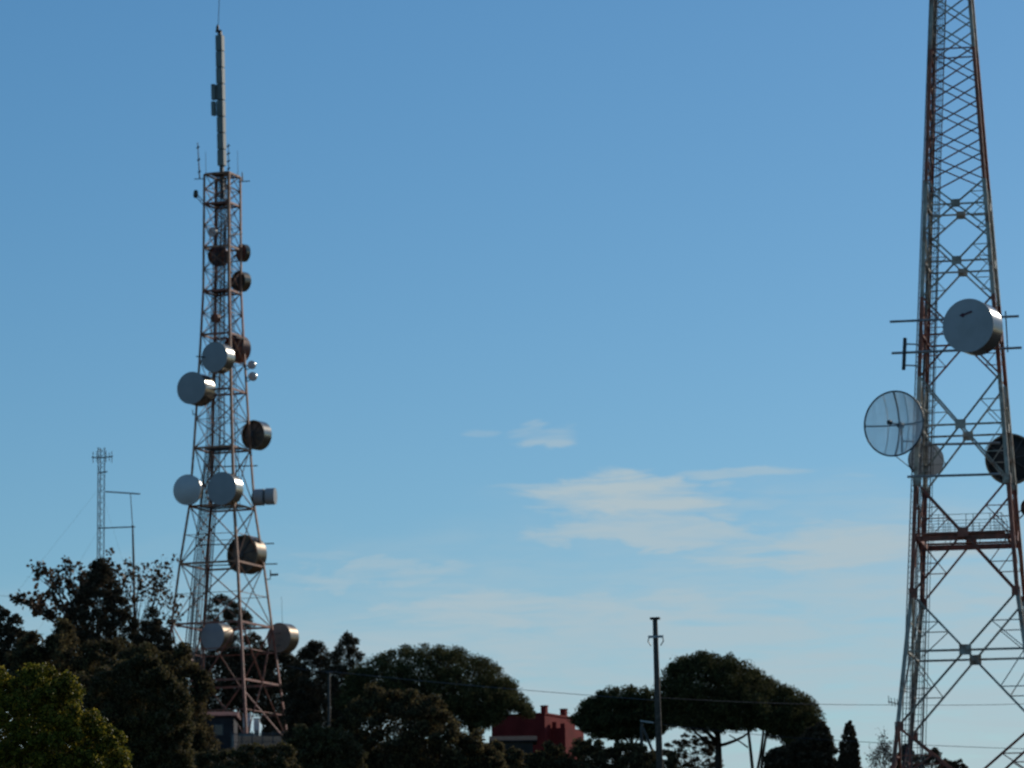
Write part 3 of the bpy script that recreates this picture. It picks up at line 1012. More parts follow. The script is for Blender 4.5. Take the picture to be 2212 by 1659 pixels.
def gabled(name, label, cat, D, x0, x1, ytop, yeave, yb, depth, wallm, roofm, ang=0.0, over=0.3):
    a, b = P(x0, yb, D), P(x1, yb, D)
    W = (b - a).length
    zb = min(ground_z(a.x, a.y), ground_z(b.x, b.y)) - 0.6
    ze, zr = P(x0, yeave, D).z, P(x0, ytop, D).z
    m = oriented(Vector((a.x, a.y, 0)), ang)
    t = empty(name, Vector((a.x, a.y, zb)), label, cat)
    part('wall', *box_data(0, W, 0, depth, zb, ze, m), wallm, t)
    v = [(-over, -over, ze + .003), (W + over, -over, ze + .003), (W + over, depth + over, ze + .003), (-over, depth + over, ze + .003), (-over, depth / 2, zr), (W + over, depth / 2, zr)]
    v2 = [(x, y, z + 0.1) for x, y, z in v]
    vs = [m @ Vector(p) for p in v + v2]
    fs = [(3, 2, 1, 0), (6, 7, 11, 10), (9, 8, 10, 11)[::1], (7, 8, 11), (9, 6, 10), (0, 1, 7, 6), (1, 2, 8, 7), (2, 3, 9, 8), (3, 0, 6, 9)]
    fs[2] = (8, 9, 10, 11)
    part('roof', vs, fs, roofm, t)
    return t, m, W, zb, ze


t, m, W, zb, ze = gabled('shed', 'low dark shed with a red edged roof beneath the slender tower', 'shed', 372, 392, 505, 1536, 1549, 1640, 5.0, M['dark_wall'], M['roof'])
w = part('window', *box_data(W * .62, W * .80, -0.05, 0.03, ze - 1.7, ze - 0.7, m), M['dark_steel'], t)
part('pane', *box_data(W * .64, W * .78, -0.07, -0.052, ze - 1.62, ze - 0.78, m), M['glass'], w)
d = part('door', *box_data(W * .36, W * .53, -0.06, 0.03, zb, ze - 0.9, m), M['dark_steel'], t)
part('handle', *box_data(W * .50, W * .515, -0.10, -0.061, ze - 2.1, ze - 1.9, m), M['pale_steel'], d)
part('corner_post', *box_data(W - 0.14, W + 0.05, -0.16, -0.002, zb, ze - 1.6, m), M['concrete'], t)

t, m, W, zb, ze = gabled('shed', 'low grey outbuilding with a dark roof in front of the red house', 'shed', 300, 1066, 1152, 1590, 1603, 1660, 3.2, M['stained_wall'], M['dark_roof'])
w = part('window', *box_data(W * .6, W * .78, -0.04, 0.03, ze - 1.3, ze - 0.6, m), M['dark_steel'], t)
part('pane', *box_data(W * .62, W * .76, -0.06, -0.041, ze - 1.24, ze - 0.66, m), M['glass'], w)

# pale topped retaining wall at the lower edge
a, b = P(1125, 1653, 285), P(1215, 1650, 285)
t = empty('retaining_wall', Vector((a.x, a.y, a.z - 2)), 'low grey retaining wall with a pale coping at the bottom edge', 'wall')
part('wall_body', *box_data(a.x, b.x, a.y, a.y + 0.4, a.z - 3.0, a.z, None), M['dark_wall'], t)
part('coping', *box_data(a.x - .1, b.x + .1, a.y - .1, a.y + 0.5, a.z + 0.002, a.z + 0.1, None), M['concrete'], t)


# boxes added as bright sky gaps, and a fence beneath the slender tower
def white_box(label, x0, x1, y0, y1, D):
    a, b = P(x0, y1, D), P(x1, y0, D)
    t = empty('sky_gap_box', Vector(((a.x + b.x) / 2, D, a.z)), label, 'white_box')
    zg = min(a.z, ground_z(a.x, D)) - 0.3
    part('body', *box_data(a.x, b.x, D, D + 0.9, a.z, b.z), M['white_box'], t)
    part('plinth', *box_data(a.x + 0.05, b.x - 0.05, D + 0.05, D + 0.85, zg, a.z - 0.003), M['concrete'], t)
    part('lid', *box_data(a.x - 0.06, b.x + 0.06, D - 0.06, D + 0.96, b.z + 0.002, b.z + 0.08), M['pale_steel'], t)
    dr = part('door', *box_data(a.x + 0.05, b.x - 0.05, D - 0.03, D - 0.001, a.z + 0.06, b.z - 0.06), M['white_box'], t)
    part('handle', *box_data(b.x - 0.17, b.x - 0.13, D - 0.06, D - 0.031, a.z + 0.4, a.z + 0.6), M['dark_steel'], dr)


white_box('white box added for a bright sky gap left of the front footing of the slender tower', 525, 541, 1543, 1571, 406)
white_box('narrow white box added for a bright sky gap right of the front footing of the slender tower', 548, 560, 1553, 1578, 407)


def fence(label, D, x0, x1, yt, yb, n):
    a, b = P(x0, yb, D), P(x1, yb, D)
    zt, zl = P(x0, yt, D).z, P(x0, yb, D).z
    t = empty('fence', Vector((a.x, D, zl)), label, 'fence')
    for i in range(n + 1):
        x = a.x + (b.x - a.x) * i / n
        big = i % 8 == 0
        bar('post' if big else 'picket', (x, D, zl - 1.2), (x, D, zt + (0.12 if big else 0)), 0.09 if big else 0.035, M['dark_steel'], t)
    for z in (zt - 0.12, (zt + zl) / 2):
        bar('rail', (a.x, D + 0.05, z), (b.x, D + 0.05, z), 0.05, M['dark_steel'], t)


fence('grey picket fence before the foot of the slender tower', 368, 500, 612, 1583, 1624, 40)


# ------------------------------------------------------------------ poles and wires
UD = 225.0
ptop, pbot = P(1415, 1338, UD), P(1426, 1690, UD)
pbot = pbot + (pbot - ptop) * 0.3
t = empty('utility_pole', pbot, 'tall wooden utility pole with short crossarms between two umbrella pines', 'pole')
part('shaft', *tube_data([pbot, ptop.lerp(pbot, .5), ptop], [0.20, 0.175, 0.135], 12), M['wood'], t, True)
ax = Vector((1, -0.25, 0)).normalized()
bar('top_crossarm', P(1415, 1336, UD) - ax * 0.26, P(1415, 1336, UD) + ax * 0.26, 0.12, M['wood'], t, 'box', (0, 0, 1), 0.3)
ca = P(1416.3, 1376, UD) + Vector((0, -0.2, 0))
bar('crossarm', ca - ax * 0.42, ca + ax * 0.42, 0.13, M['pale_steel'], t, 'box', (0, 0, 1), 0.1)
for s in (-0.38, 0.38):
    p = ca + ax * s
    part('insulator', *revolve([(-0.16, 0.03), (-0.14, 0.09), (0.0, 0.10), (0.02, 0.05), (0.1, 0.09), (0.16, 0.04)], p, (0, 0, 1), 10), M['dark_steel'], t, True)
    part('hanging_lead', *tube_data([p, p + Vector((0.05 * (1 if s > 0 else -1), 0, -0.25)), p + Vector((-0.12 if s > 0 else 0.1, 0, -0.5))], 0.03, 6), M['cable'], t)

tl = empty('service_pole', P(1386, 1690, 240), 'thin dark pole with a leaning brace left of the tall utility pole', 'pole')
part('shaft', *tube_data([P(1386, 1760, 240), P(1386, 1562, 240)], [0.13, 0.09], 10), M['wood'], tl, True)
part('brace', *tube_data([P(1433, 1680, 239), P(1389, 1572, 239.9)], [0.09, 0.07], 8), M['wood'], tl, True)
bar('crossarm', P(1384, 1557, 239.6), P(1412, 1561, 239.2), 0.09, M['pale_steel'], tl)

tp = empty('concrete_pole', P(711, 1640, 300), 'slim grey pole standing before the conifers right of the slender tower', 'pole')
part('shaft', *tube_data([Vector((P(711, 1600, 300).x, 300, ground_z(P(711, 1600, 300).x, 300) - 0.5)), P(711, 1452, 300)], [0.13, 0.085], 10), M['wood'], tp, True)
bar('bracket', P(703, 1452, 299.8), P(719, 1452, 299.8), 0.08, M['dark_steel'], tp)


def wire(label, pts, r=0.016, sag=0.0):
    vs = []
    for a, b in zip(pts, pts[1:]):
        a, b = P(*a), P(*b)
        for i in range(14):
            q = a.lerp(b, i / 14)
            q.z -= sag * 4 * (i / 14) * (1 - i / 14)
            vs.append(q)
    vs.append(P(*pts[-1]))
    o = part('overhead_wire', *tube_data(vs, r, 5), M['cable'], None)
    tag(o, label, 'wire', 'overhead wires')


wire('overhead wire from the slim grey pole to the tall wooden pole', [(620, 1438, 306), (711, 1450, 300), (1420, 1513, UD)], 0.017, 0.1)
wire('overhead wire from the tall wooden pole past the right tower', [(1424, 1507, UD), (1945, 1522.5, 235), (2400, 1512, 245)], 0.016, 0.12)
wire('lower overhead wire from the thin braced pole to the right frame edge', [(1410, 1561, 239), (1770, 1597, 240), (2400, 1622, 240)], 0.016, 0.1)
wire('faint wire entering at the left edge behind the autumn tree', [(-90, 1275, 340), (150, 1302, 340)], 0.014, 0.05)


# ------------------------------------------------------------------ vegetation
def leaves_mesh(name, pts, size, mat, aspect=0.55, up_bias=0.0):
    """one small folded leaf-shaped face per point"""
    n = len(pts)
    a = rng.normal(size=(n, 3))
    a /= np.linalg.norm(a, axis=1, keepdims=True)
    b = rng.normal(size=(n, 3))
    b -= a * (a * b).sum(1, keepdims=True)
    b /= np.linalg.norm(b, axis=1, keepdims=True)
    s = size * rng.uniform(0.6, 1.35, (n, 1))
    p = pts
    v = np.empty((n, 4, 3))
    v[:, 0] = p - a * s * 0.5
    v[:, 1] = p + b * s * aspect * 0.5 + a * s * 0.06
    v[:, 2] = p + a * s * 0.5
    v[:, 3] = p - b * s * aspect * 0.5 + a * s * 0.06
    me = bpy.data.meshes.new(name)
    me.vertices.add(n * 4)
    me.vertices.foreach_set('co', v.reshape(-1))
    me.loops.add(n * 4)
    me.loops.foreach_set('vertex_index', np.arange(n * 4, dtype=np.int32))
    me.polygons.add(n)
    me.polygons.foreach_set('loop_start', np.arange(0, n * 4, 4, dtype=np.int32))
    me.materials.append(mat)
    me.update(calc_edges=True)
    me.validate()
    return me


def crown_puffs(prof, D, n_puff, r_px, depth=0.8, top_bias=0.0):
    r_px, n_puff = r_px * 0.8, int(n_puff * 1.7)
    """centres and radii of foliage clumps that fill an outline (x, top y, bottom y) turned into a volume"""
    xs = np.array([p[0] for p in prof], float)
    tp = np.array([p[1] for p in prof], float)
    bt = np.array([p[2] for p in prof], float)
    x0, x1 = xs[0], xs[-1]
    k = mpp(P((x0 + x1) / 2, tp.mean(), D))
    hw = (x1 - x0) / 2
    out = []
    tries = 0
    hmax = (bt - tp).max()
    while len(out) < n_puff and tries < n_puff * 60:
        tries += 1
        x = rng.uniform(x0, x1)
        t, b = np.interp(x, xs, tp), np.interp(x, xs, bt)
        if rng.uniform() > 0.25 + (b - t) / hmax:
            continue
        r = r_px * rng.uniform(0.5, 1.4)
        r = min(r, max(3.0, (b - t) * 0.5))
        v = rng.uniform(-1, 1)
        dmax = depth * hw * math.sqrt(max(0.05, 1 - ((x - (x0 + x1) / 2) / hw) ** 2))
        tt = t + (b - t) * 0.55 * v * v
        lo, hi = tt + r * 0.85, b - r * 0.7
        if hi < lo:
            hi = lo
        u = rng.uniform()
        q = 0.0 if u < 0.45 else (1.0 if u > 0.85 else rng.uniform())
        y = lo + (hi - lo) * q
        c = P(x, y, D + v * dmax * k)
        out.append((c.x, c.y, c.z, r * k))
    return np.array(out)


def puff_points(puffs, per_m3=None, n=20000, flat=0.8, shell=0.35):
    w = puffs[:, 3] ** 2
    idx = rng.choice(len(puffs), n, p=w / w.sum())
    d = rng.normal(size=(n, 3))
    d /= np.linalg.norm(d, axis=1, keepdims=True)
    rad = rng.uniform(0, 1, (n, 1)) ** shell
    d[:, 2] *= flat
    return puffs[idx, :3] + d * rad * puffs[idx, 3:4] * (1 + 0.10 * rng.normal(size=(n, 1)))


def rough_profile(prof, jit):
    xs = np.array([p[0] for p in prof], float)
    n = max(len(prof), int((xs[-1] - xs[0]) / 9))
    x = np.linspace(xs[0], xs[-1], n)
    t = np.interp(x, xs, [p[1] for p in prof])
    b = np.interp(x, xs, [p[2] for p in prof])
    big = np.interp(x, np.linspace(xs[0], xs[-1], max(3, n // 4)), rng.normal(0, 1, max(3, n // 4)))
    t = t + jit * (0.8 * rng.normal(0, 1, n) + 0.9 * big) + jit * 0.3
    if jit < 9:
        b = b + jit * (0.8 * rng.normal(0, 1, n) + 0.7 * np.interp(x, np.linspace(xs[0], xs[-1], max(3, n // 4)), rng.normal(0, 1, max(3, n // 4))))
    return [(a_, min(t_, b_ - 4), b_) for a_, t_, b_ in zip(x, t, b)]


def fill_points(prof, D, n, depth, inset):
    """leaves all through the inside of the crown"""
    xs = np.array([p[0] for p in prof], float)
    tp = np.array([p[1] for p in prof], float)
    bt = np.array([p[2] for p in prof], float)
    x = rng.uniform(xs[0] + inset, xs[-1] - inset, n)
    t, b = np.interp(x, xs, tp), np.interp(x, xs, bt)
    v = rng.uniform(-1, 1, n)
    hw = (xs[-1] - xs[0]) / 2
    dm = depth * hw * np.sqrt(np.maximum(0.05, 1 - ((x - (xs[0] + xs[-1]) / 2) / hw) ** 2))
    tt = t + (b - t) * 0.55 * v * v + inset
    y = tt + (np.maximum(b - inset * 0.6 - tt, 1)) * rng.uniform(0, 1, n)
    k = mpp(P(xs.mean(), tp.mean(), D))
    yd = D + v * dm * k * 0.9
    dx = _f.x + RIGHT.x * ((x - 1106) / FP) + UP.x * ((829.5 - y) / FP)
    dy = _f.y + RIGHT.y * ((x - 1106) / FP) + UP.y * ((829.5 - y) / FP)
    dz = _f.z + RIGHT.z * ((x - 1106) / FP) + UP.z * ((829.5 - y) / FP)
    s = yd / dy
    return np.stack([CAM.x + dx * s, CAM.y + dy * s, CAM.z + dz * s], 1)


def limb(p0, p1, r0, r1, bend=0.15, n=6):
    p0, p1 = Vector(p0), Vector(p1)
    L_ = (p1 - p0).length
    off = Vector((random.uniform(-1, 1), random.uniform(-1, 1), random.uniform(-0.3, 0.6))) * (L_ * bend)
    pts = [p0.lerp(p1, i / n) + off * (4 * (i / n) * (1 - i / n)) for i in range(n + 1)]
    return tube_data(pts, [r0 + (r1 - r0) * i / n for i in range(n + 1)], 7)


def tree(name, label, cat, prof, D, n_puff, r_px, n_leaf, size, mat, trunk_px=None, trunk_r=0.2, depth=0.8, limbs=6, group=None, shell=0.4,
         aspect=0.55, flat=0.8, extra_trunks=(), top_bias=0.0, bark=None, fill=0.6, jit=5.0):
    prof = rough_profile(prof, jit)
    puffs = crown_puffs(prof, D, n_puff, r_px, depth, top_bias)
    pts = puff_points(puffs, n=n_leaf, shell=shell, flat=flat)
    if fill:
        pts = np.concatenate([pts, fill_points(prof, D, int(n_leaf * fill), depth, r_px * 0.9)])
    xm = sum(p[0] for p in prof) / len(prof)
    yb = max(p[2] for p in prof)
    if trunk_px is None:
        trunk_px = (xm, xm)
    base = P(trunk_px[0], yb + 40, D)
    base.z = ground_z(base.x, base.y) - 0.3
    t = empty(name, base, label, cat, group)
    me = leaves_mesh('crown', pts - np.array(base), size, mat, aspect)
    o = bpy.data.objects.new('crown', me)
    col.objects.link(o)
    o.parent = t
    ttop = P(trunk_px[1], sum(p[1] * 0.45 + p[2] * 0.55 for p in prof) / len(prof), D)
    if ttop.z < base.z + 0.5:
        ttop.z = base.z + 0.5
    bark = bark or M['bark']
    part('trunk', *limb(base, ttop, trunk_r, trunk_r * 0.45, 0.03, 8), bark, t, True)
    for k in range(limbs):
        c = puffs[rng.integers(len(puffs))]
        q = base.lerp(ttop, random.uniform(0.55, 0.98))
        part('limb', *limb(q, c[:3], trunk_r * 0.4, trunk_r * 0.1, 0.12), bark, t, True)
    for x0, y0, x1, y1, r in extra_trunks:
        part('trunk', *limb(P(x0, y0, D), P(x1, y1, D), r, r * 0.65, 0.03, 6), bark, t, True)
    return t


# umbrella pines
tree('umbrella_pine', 'broad umbrella pine with a domed crown left of the red house', 'pine tree',
     [(735, 1478, 1520), (775, 1432, 1545), (830, 1404, 1555), (900, 1392, 1562), (960, 1387, 1570), (1010, 1395, 1578), (1045, 1412, 1578), (1070, 1430, 1560), (1095, 1452, 1546), (1125, 1492, 1545), (1152, 1532, 1552)],
     318, 300, 22, 62000, 0.24, M['pine'], (1030, 1015), 0.36, 0.7, 14, 'umbrella pines', aspect=0.3, fill=0.75, jit=3.6)
tree('umbrella_pine', 'smallest umbrella pine, just left of the tall wooden pole', 'pine tree',
     [(1240, 1530, 1560), (1262, 1505, 1585), (1300, 1487, 1597), (1345, 1479, 1600), (1390, 1486, 1598), (1425, 1500, 1592), (1450, 1520, 1580)],
     300, 160, 17, 26000, 0.28, M['pine'], (1368, 1362), 0.18, 0.7, 8, 'umbrella pines', aspect=0.3, fill=0.75, jit=3.6,
     extra_trunks=((1331, 1680, 1334, 1570, 0.2),))
tree('umbrella_pine', 'tallest umbrella pine right of the wooden pole with several thin leaning trunks', 'pine tree',
     [(1424, 1480, 1550), (1440, 1440, 1568), (1480, 1412, 1577), (1525, 1404, 1583), (1580, 1412, 1580), (1630, 1437, 1585), (1665, 1462, 1594), (1700, 1478, 1608), (1730, 1492, 1612), (1752, 1508, 1606), (1768, 1535, 1585)],
     290, 300, 21, 62000, 0.23, M['pine'], (1548, 1545), 0.34, 0.7, 14, 'umbrella pines', aspect=0.3, fill=0.75, jit=3.6,
     extra_trunks=((1629, 1700, 1614, 1560, 0.14), (1627, 1700, 1650, 1565, 0.12), (1640, 1700, 1662, 1550, 0.12), (1616, 1615, 1575, 1588, 0.06)))
# trees and conifers in the middle
tree('conifer', 'left one of two dark conifers standing before the broad umbrella pine', 'conifer',
     [(612, 1470, 1600), (640, 1410, 1605), (668, 1395, 1605), (690, 1383, 1605), (708, 1408, 1600), (725, 1440, 1590)],
     335, 120, 13, 20000, 0.24, M['conifer'], (672, 688), 0.25, 0.6, 5, 'dark conifers before the pine', aspect=0.35, jit=10, fill=0.5)
tree('conifer', 'right one of two dark conifers, bushy top above the pine shoulder', 'conifer',
     [(706, 1430, 1560), (722, 1395, 1575), (747, 1376, 1580), (768, 1390, 1575), (782, 1430, 1560), (800, 1465, 1540)],
     325, 90, 12, 16000, 0.24, M['conifer'], (748, 748), 0.25, 0.6, 5, 'dark conifers before the pine', aspect=0.35, jit=9, fill=0.5)
tree('evergreen_tree', 'dark open evergreen seen through the lower legs of the slender tower', 'tree',
     [(436, 1340, 1420), (450, 1300, 1425), (480, 1284, 1430), (510, 1296, 1440), (535, 1320, 1450), (548, 1360, 1460), (590, 1390, 1470)],
     430, 75, 13, 16000, 0.27, M['conifer'], (500, 495), 0.25, 0.6, 8, None, aspect=0.4, fill=0.25)
tree('evergreen_tree', 'wide dark thicket behind the foot of the slender tower', 'tree',
     [(395, 1420, 1590), (440, 1395, 1600), (500, 1402, 1540), (560, 1395, 1540), (620, 1400, 1600), (650, 1430, 1600), (690, 1460, 1600)],
     428, 150, 20, 26000, 0.32, M['conifer'], (520, 520), 0.3, 0.4, 6)
tree('hedge', 'dark hedge behind the shed, left of the front leg of the slender tower', 'hedge',
     [(440, 1535, 1640), (470, 1528, 1640), (500, 1534, 1640), (522, 1530, 1640), (533, 1548, 1640)], 418, 60, 11, 12000, 0.26, M['conifer'], (490, 490), 0.1, 0.2, 2, jit=5)
tree('hedge', 'dark hedge behind the right legs of the slender tower', 'hedge',
     [(556, 1566, 1640), (566, 1545, 1640), (590, 1532, 1640), (620, 1538, 1640), (650, 1535, 1640), (680, 1545, 1640)], 418, 60, 11, 12000, 0.26, M['conifer'], (610, 610), 0.1, 0.2, 2, jit=5)
# left group
tree('conifer', 'tall brownish dark conifer in the middle of the left tree group', 'conifer',
     [(105, 1390, 1520), (140, 1330, 1530), (175, 1270, 1530), (205, 1222, 1530), (222, 1216, 1530), (240, 1240, 1530), (265, 1285, 1530), (290, 1330, 1530), (305, 1380, 1520)],
     262, 230, 13, 42000, 0.21, M['conifer'], (215, 215), 0.3, 0.6, 6, None, aspect=0.35, jit=9, fill=0.5)
tree('conifer', 'small pointed conifer between the autumn tree and the slender tower', 'conifer',
     [(285, 1410, 1500), (305, 1345, 1500), (322, 1305, 1500), (333, 1299, 1500), (348, 1325, 1500), (366, 1360, 1500), (385, 1410, 1500), (400, 1440, 1500)],
     258, 110, 11, 20000, 0.2, M['conifer'], (335, 333), 0.2, 0.6, 4, None, aspect=0.35, jit=7, fill=0.5)
tree('evergreen_tree', 'dark rounded tree cut by the left edge of the picture', 'tree',
     [(-60, 1330, 1520), (-20, 1312, 1520), (20, 1308, 1520), (45, 1318, 1520), (62, 1352, 1520), (80, 1390, 1520)],
     255, 110, 13, 20000, 0.2, M['conifer'], (0, 0), 0.25, 0.6, 4, jit=9, fill=0.5)
tree('shrub', 'brownish thicket below the left conifers', 'shrub',
     [(20, 1410, 1600), (70, 1375, 1600), (130, 1360, 1600), (200, 1370, 1620), (280, 1385, 1630), (340, 1390, 1640), (400, 1408, 1650), (430, 1440, 1650), (462, 1480, 1620)],
     235, 260, 18, 52000, 0.19, M['brown_shrub'], (240, 240), 0.18, 0.4, 6, jit=13, fill=0.5)
tree('shrub', 'olive shrub mass in front of the slender tower, right of the yellow bush', 'shrub',
     [(170, 1470, 1700), (220, 1425, 1700), (290, 1405, 1700), (350, 1425, 1700), (395, 1470, 1700), (420, 1540, 1700), (410, 1600, 1700)],
     180, 220, 18, 50000, 0.145, M['shrub'], (300, 300), 0.15, 0.5, 6, jit=13, fill=0.5)
tree('bush', 'yellow green leafy bush filling the lower left corner', 'bush',
     [(-80, 1430, 1740), (-30, 1425, 1740), (30, 1428, 1740), (80, 1436, 1740), (140, 1455, 1740), (185, 1492, 1740), (225, 1535, 1740), (258, 1560, 1740), (272, 1620, 1740), (265, 1680, 1740)],
     120, 260, 20, 60000, 0.105, M['bush'], (80, 80), 0.12, 0.6, 6, jit=14, fill=0.45)
# foreground shrubs
tree('shrub', 'dark brownish shrub mass in front of the broad umbrella pine', 'shrub',
     [(690, 1590, 1700), (730, 1545, 1700), (780, 1505, 1700), (840, 1490, 1700), (900, 1488, 1700), (950, 1515, 1700), (985, 1555, 1700), (1030, 1585, 1700), (1065, 1600, 1700), (1085, 1640, 1700)],
     240, 240, 19, 52000, 0.19, M['brown_shrub'], (880, 880), 0.18, 0.5, 6, jit=13, fill=0.5)
tree('shrub', 'small olive shrub at the bottom between the fence and the brown mass', 'shrub',
     [(610, 1600, 1710), (640, 1572, 1710), (690, 1565, 1710), (740, 1580, 1710), (780, 1610, 1710)],
     210, 90, 15, 20000, 0.165, M['shrub'], (690, 690), 0.12, 0.6, 4, jit=10, fill=0.4)
tree('shrub', 'low dark shrub at the bottom beneath the shed and fence', 'shrub',
     [(395, 1640, 1720), (440, 1616, 1720), (500, 1612, 1720), (560, 1604, 1720), (620, 1600, 1720), (650, 1630, 1720)],
     200, 90, 14, 20000, 0.15, M['shrub'], (520, 520), 0.1, 0.5, 4)
tree('shrub', 'olive shrub in front of the red house and the smallest pine', 'shrub',
     [(1140, 1632, 1720), (1185, 1603, 1720), (1240, 1586, 1720), (1280, 1585, 1720), (1330, 1600, 1720), (1400, 1612, 1720), (1450, 1625, 1720), (1475, 1650, 1720)],
     235, 130, 15, 32000, 0.18, M['brown_shrub'], (1300, 1300), 0.15, 0.5, 5, jit=8, fill=0.5)
tree('shrub', 'low brown shrub before the grey outbuilding', 'shrub',
     [(985, 1625, 1720), (1020, 1600, 1720), (1050, 1597, 1720), (1080, 1603, 1720), (1110, 1616, 1720), (1150, 1640, 1720)],
     262, 70, 12, 18000, 0.2, M['brown_shrub'], (1060, 1060), 0.12, 0.5, 3)
# right of the tallest pine
tree('evergreen_tree', 'open leafy undergrowth beneath the tallest umbrella pine', 'tree',
     [(1432, 1610, 1720), (1455, 1585, 1720), (1490, 1578, 1720), (1520, 1590, 1720), (1545, 1610, 1720), (1560, 1640, 1720)],
     296, 120, 9, 17000, 0.16, M['conifer'], (1500, 1500), 0.10, 0.6, 14, fill=0.22, jit=8, shell=0.5, flat=0.6, aspect=0.4)
tree('evergreen_tree', 'dark bushy tree between the tallest umbrella pine and the cypress', 'tree',
     [(1652, 1640, 1730), (1668, 1606, 1730), (1690, 1592, 1730), (1720, 1584, 1730), (1755, 1575, 1730), (1778, 1564, 1730), (1790, 1582, 1730), (1799, 1604, 1730), (1805, 1650, 1730)],
     285, 190, 12, 34000, 0.24, M['conifer'], (1740, 1740), 0.2, 0.6, 5, jit=8.5, fill=0.7)
tree('cypress', 'slim pointed cypress left of the red and white tower', 'cypress',
     [(1808, 1660, 1760), (1814, 1618, 1760), (1822, 1580, 1760), (1830, 1560, 1760), (1836, 1554, 1760), (1843, 1566, 1760), (1850, 1600, 1760), (1857, 1640, 1760), (1863, 1680, 1760)],
     280, 260, 5.5, 34000, 0.14, M['conifer'], (1836, 1836), 0.15, 0.9, 2, aspect=0.35, jit=0.6, fill=0.9)
tree('conifer', 'small spiky conifer between the legs of the red and white tower', 'conifer',
     [(1980, 1655, 1740), (1995, 1628, 1740), (2008, 1606, 1740), (2020, 1612, 1740), (2032, 1634, 1740), (2045, 1655, 1740)],
     300, 40, 8, 6500, 0.2, M['conifer'], (2010, 2010), 0.12, 0.6, 6, aspect=0.3)
tree('shrub', 'brown rounded shrub behind the tower legs at the bottom edge', 'shrub',
     [(2010, 1660, 1740), (2030, 1643, 1740), (2052, 1637, 1740), (2075, 1647, 1740), (2098, 1666, 1740)],
     292, 40, 10, 9000, 0.2, M['autumn'], (2055, 2055), 0.12, 0.6, 3)
tree('shrub', 'thin dark shrub at the left foot of the red and white tower', 'shrub',
     [(1925, 1645, 1740), (1945, 1618, 1740), (1960, 1607, 1740), (1975, 1612, 1740), (1990, 1640, 1740)],
     285, 46, 8, 7500, 0.2, M['conifer'], (1955, 1955), 0.1, 0.6, 8)


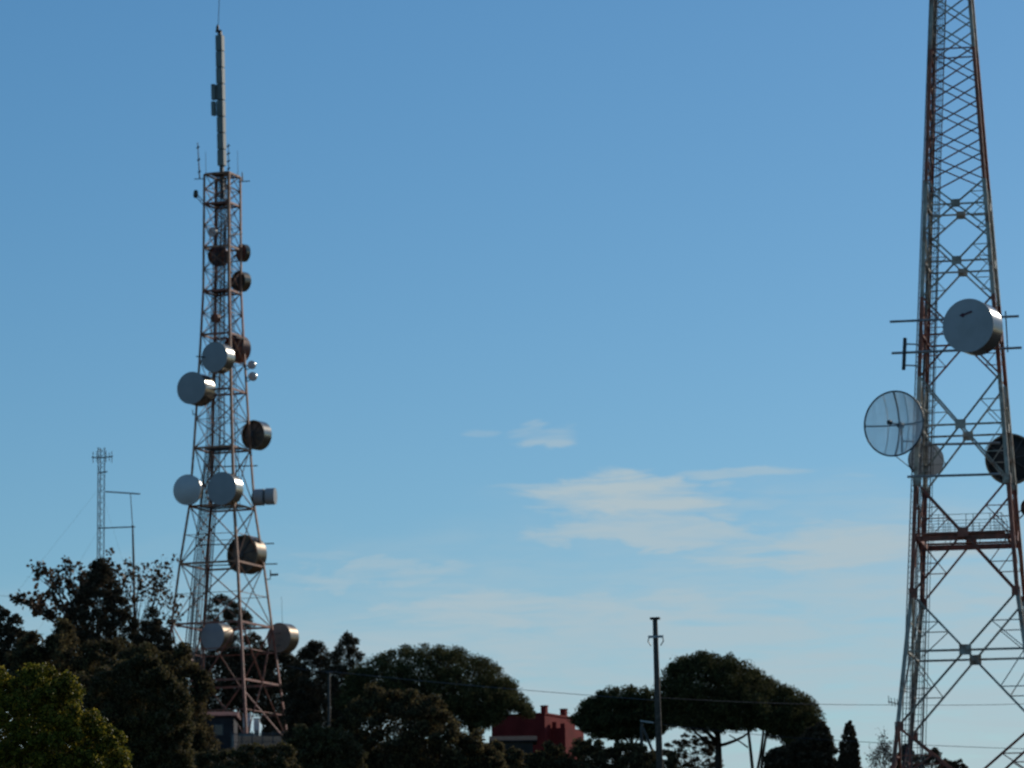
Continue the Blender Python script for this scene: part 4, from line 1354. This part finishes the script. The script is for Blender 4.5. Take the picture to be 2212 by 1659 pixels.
# ---------------- sparse twiggy things
def twig_tree(name, label, cat, base_px, tips, D, r0, leaf_n, leaf_s, leaf_mat, spread, parts_n, twigmat, depth=1.2, crown_leaf=0, sub=5):
    base = P(base_px[0], base_px[1], D)
    gz = ground_z(base.x, base.y) - 0.2
    t = empty(name, Vector((base.x, base.y, gz)), label, cat)
    part('trunk', *tube_data([Vector((base.x, base.y, gz)), base], [r0, r0 * 0.8], 8), twigmat, t, True)
    ends = []
    for (x, y) in tips:
        tip = P(x, y, D + random.uniform(-depth, depth))
        v, f = limb(base, tip, r0 * 0.55, r0 * 0.12, 0.10, 7)
        part('limb', v, f, twigmat, t, True)
        twigs = []
        for k in range(sub):
            q = base.lerp(tip, random.uniform(0.45, 0.95))
            e = tip + Vector((random.gauss(0, spread), random.gauss(0, spread), random.gauss(0, spread)))
            e = q.lerp(e, random.uniform(0.5, 1.0))
            twigs.append(limb(q, e, r0 * 0.14, r0 * 0.05, 0.15, 4))
            ends += [q.lerp(e, s) for s in (0.35, 0.6, 0.8, 1.0)]
        part('twigs', *join(twigs), twigmat, t)
        ends += [tip, base.lerp(tip, 0.9), base.lerp(tip, 0.8)]
    if leaf_n:
        pts = np.array([tuple(random.choice(ends) + Vector((random.gauss(0, .16), random.gauss(0, .16), random.gauss(0, .16)))) for _ in range(leaf_n)])
        inv = np.array(t.location)
        big = pts[:parts_n]
        me = leaf_cluster_mesh(leaf_s, leaf_mat)
        for i, p in enumerate(big):
            m = Matrix.Translation(Vector(p)) @ Matrix.Rotation(random.uniform(0, 6.28), 4, (random.gauss(0, 1), random.gauss(0, 1), random.gauss(0, 1))) @ Matrix.Scale(random.uniform(0.7, 1.4), 4)
            link('leaf', me, t, m)
        if len(pts) > parts_n:
            o = bpy.data.objects.new('crown', leaves_mesh('crown', pts[parts_n:] - inv, leaf_s, leaf_mat, 0.8))
            col.objects.link(o)
            o.parent = t
            tag(o, kind='stuff')
    return t


def leaf_cluster_mesh(s, mat):
    """one broad lobed leaf, slightly cupped"""
    pts = [(0, -.5), (.18, -.3), (.5, -.25), (.34, .0), (.48, .22), (.2, .22), (0, .55), (-.2, .22), (-.48, .22), (-.34, 0), (-.5, -.25), (-.18, -.3)]
    vs = [(x * s, y * s, 0.22 * s * (x * x + y * y)) for x, y in pts] + [(0, 0, 0.03 * s)]
    fs = [(i, (i + 1) % 12, 12) for i in range(12)]
    return make_mesh('broad_leaf', vs, fs, mat)


TD = 268.0
twig_tree('autumn_tree', 'sparse broad leaved tree with brown autumn leaves spreading behind the left conifers', 'tree', (205, 1400),
          [(30, 1288), (75, 1285), (80, 1215), (110, 1240), (105, 1270), (140, 1212), (125, 1300), (155, 1255), (170, 1225), (180, 1275), (200, 1240), (230, 1205), (250, 1232), (95, 1320), (150, 1310), (60, 1300), (245, 1280)],
          TD, 0.18, 1700, 0.30, M['autumn'], 0.5, 290, M['twig'], 2.0)
twig_tree('autumn_tree', 'thin half bare tree with scattered leaves between the tall conifer and the slender tower', 'tree', (290, 1410),
          [(255, 1225), (275, 1218), (300, 1225), (320, 1214), (345, 1218), (366, 1235), (375, 1205), (310, 1260), (340, 1265), (365, 1280), (285, 1275), (350, 1245), (390, 1290), (385, 1330)],
          TD + 3, 0.09, 560, 0.27, M['autumn'], 0.5, 250, M['twig'], 2.0)
twig_tree('bare_shrub', 'leafless grey twiggy shrub left of the red and white tower foot', 'shrub', (1908, 1700),
          [(1885, 1640), (1895, 1612), (1908, 1588), (1918, 1605), (1925, 1630), (1890, 1625), (1902, 1600), (1915, 1620)],
          270, 0.09, 700, 0.13, M['twig'], 0.35, 0, M['twig'], 0.8, sub=9)
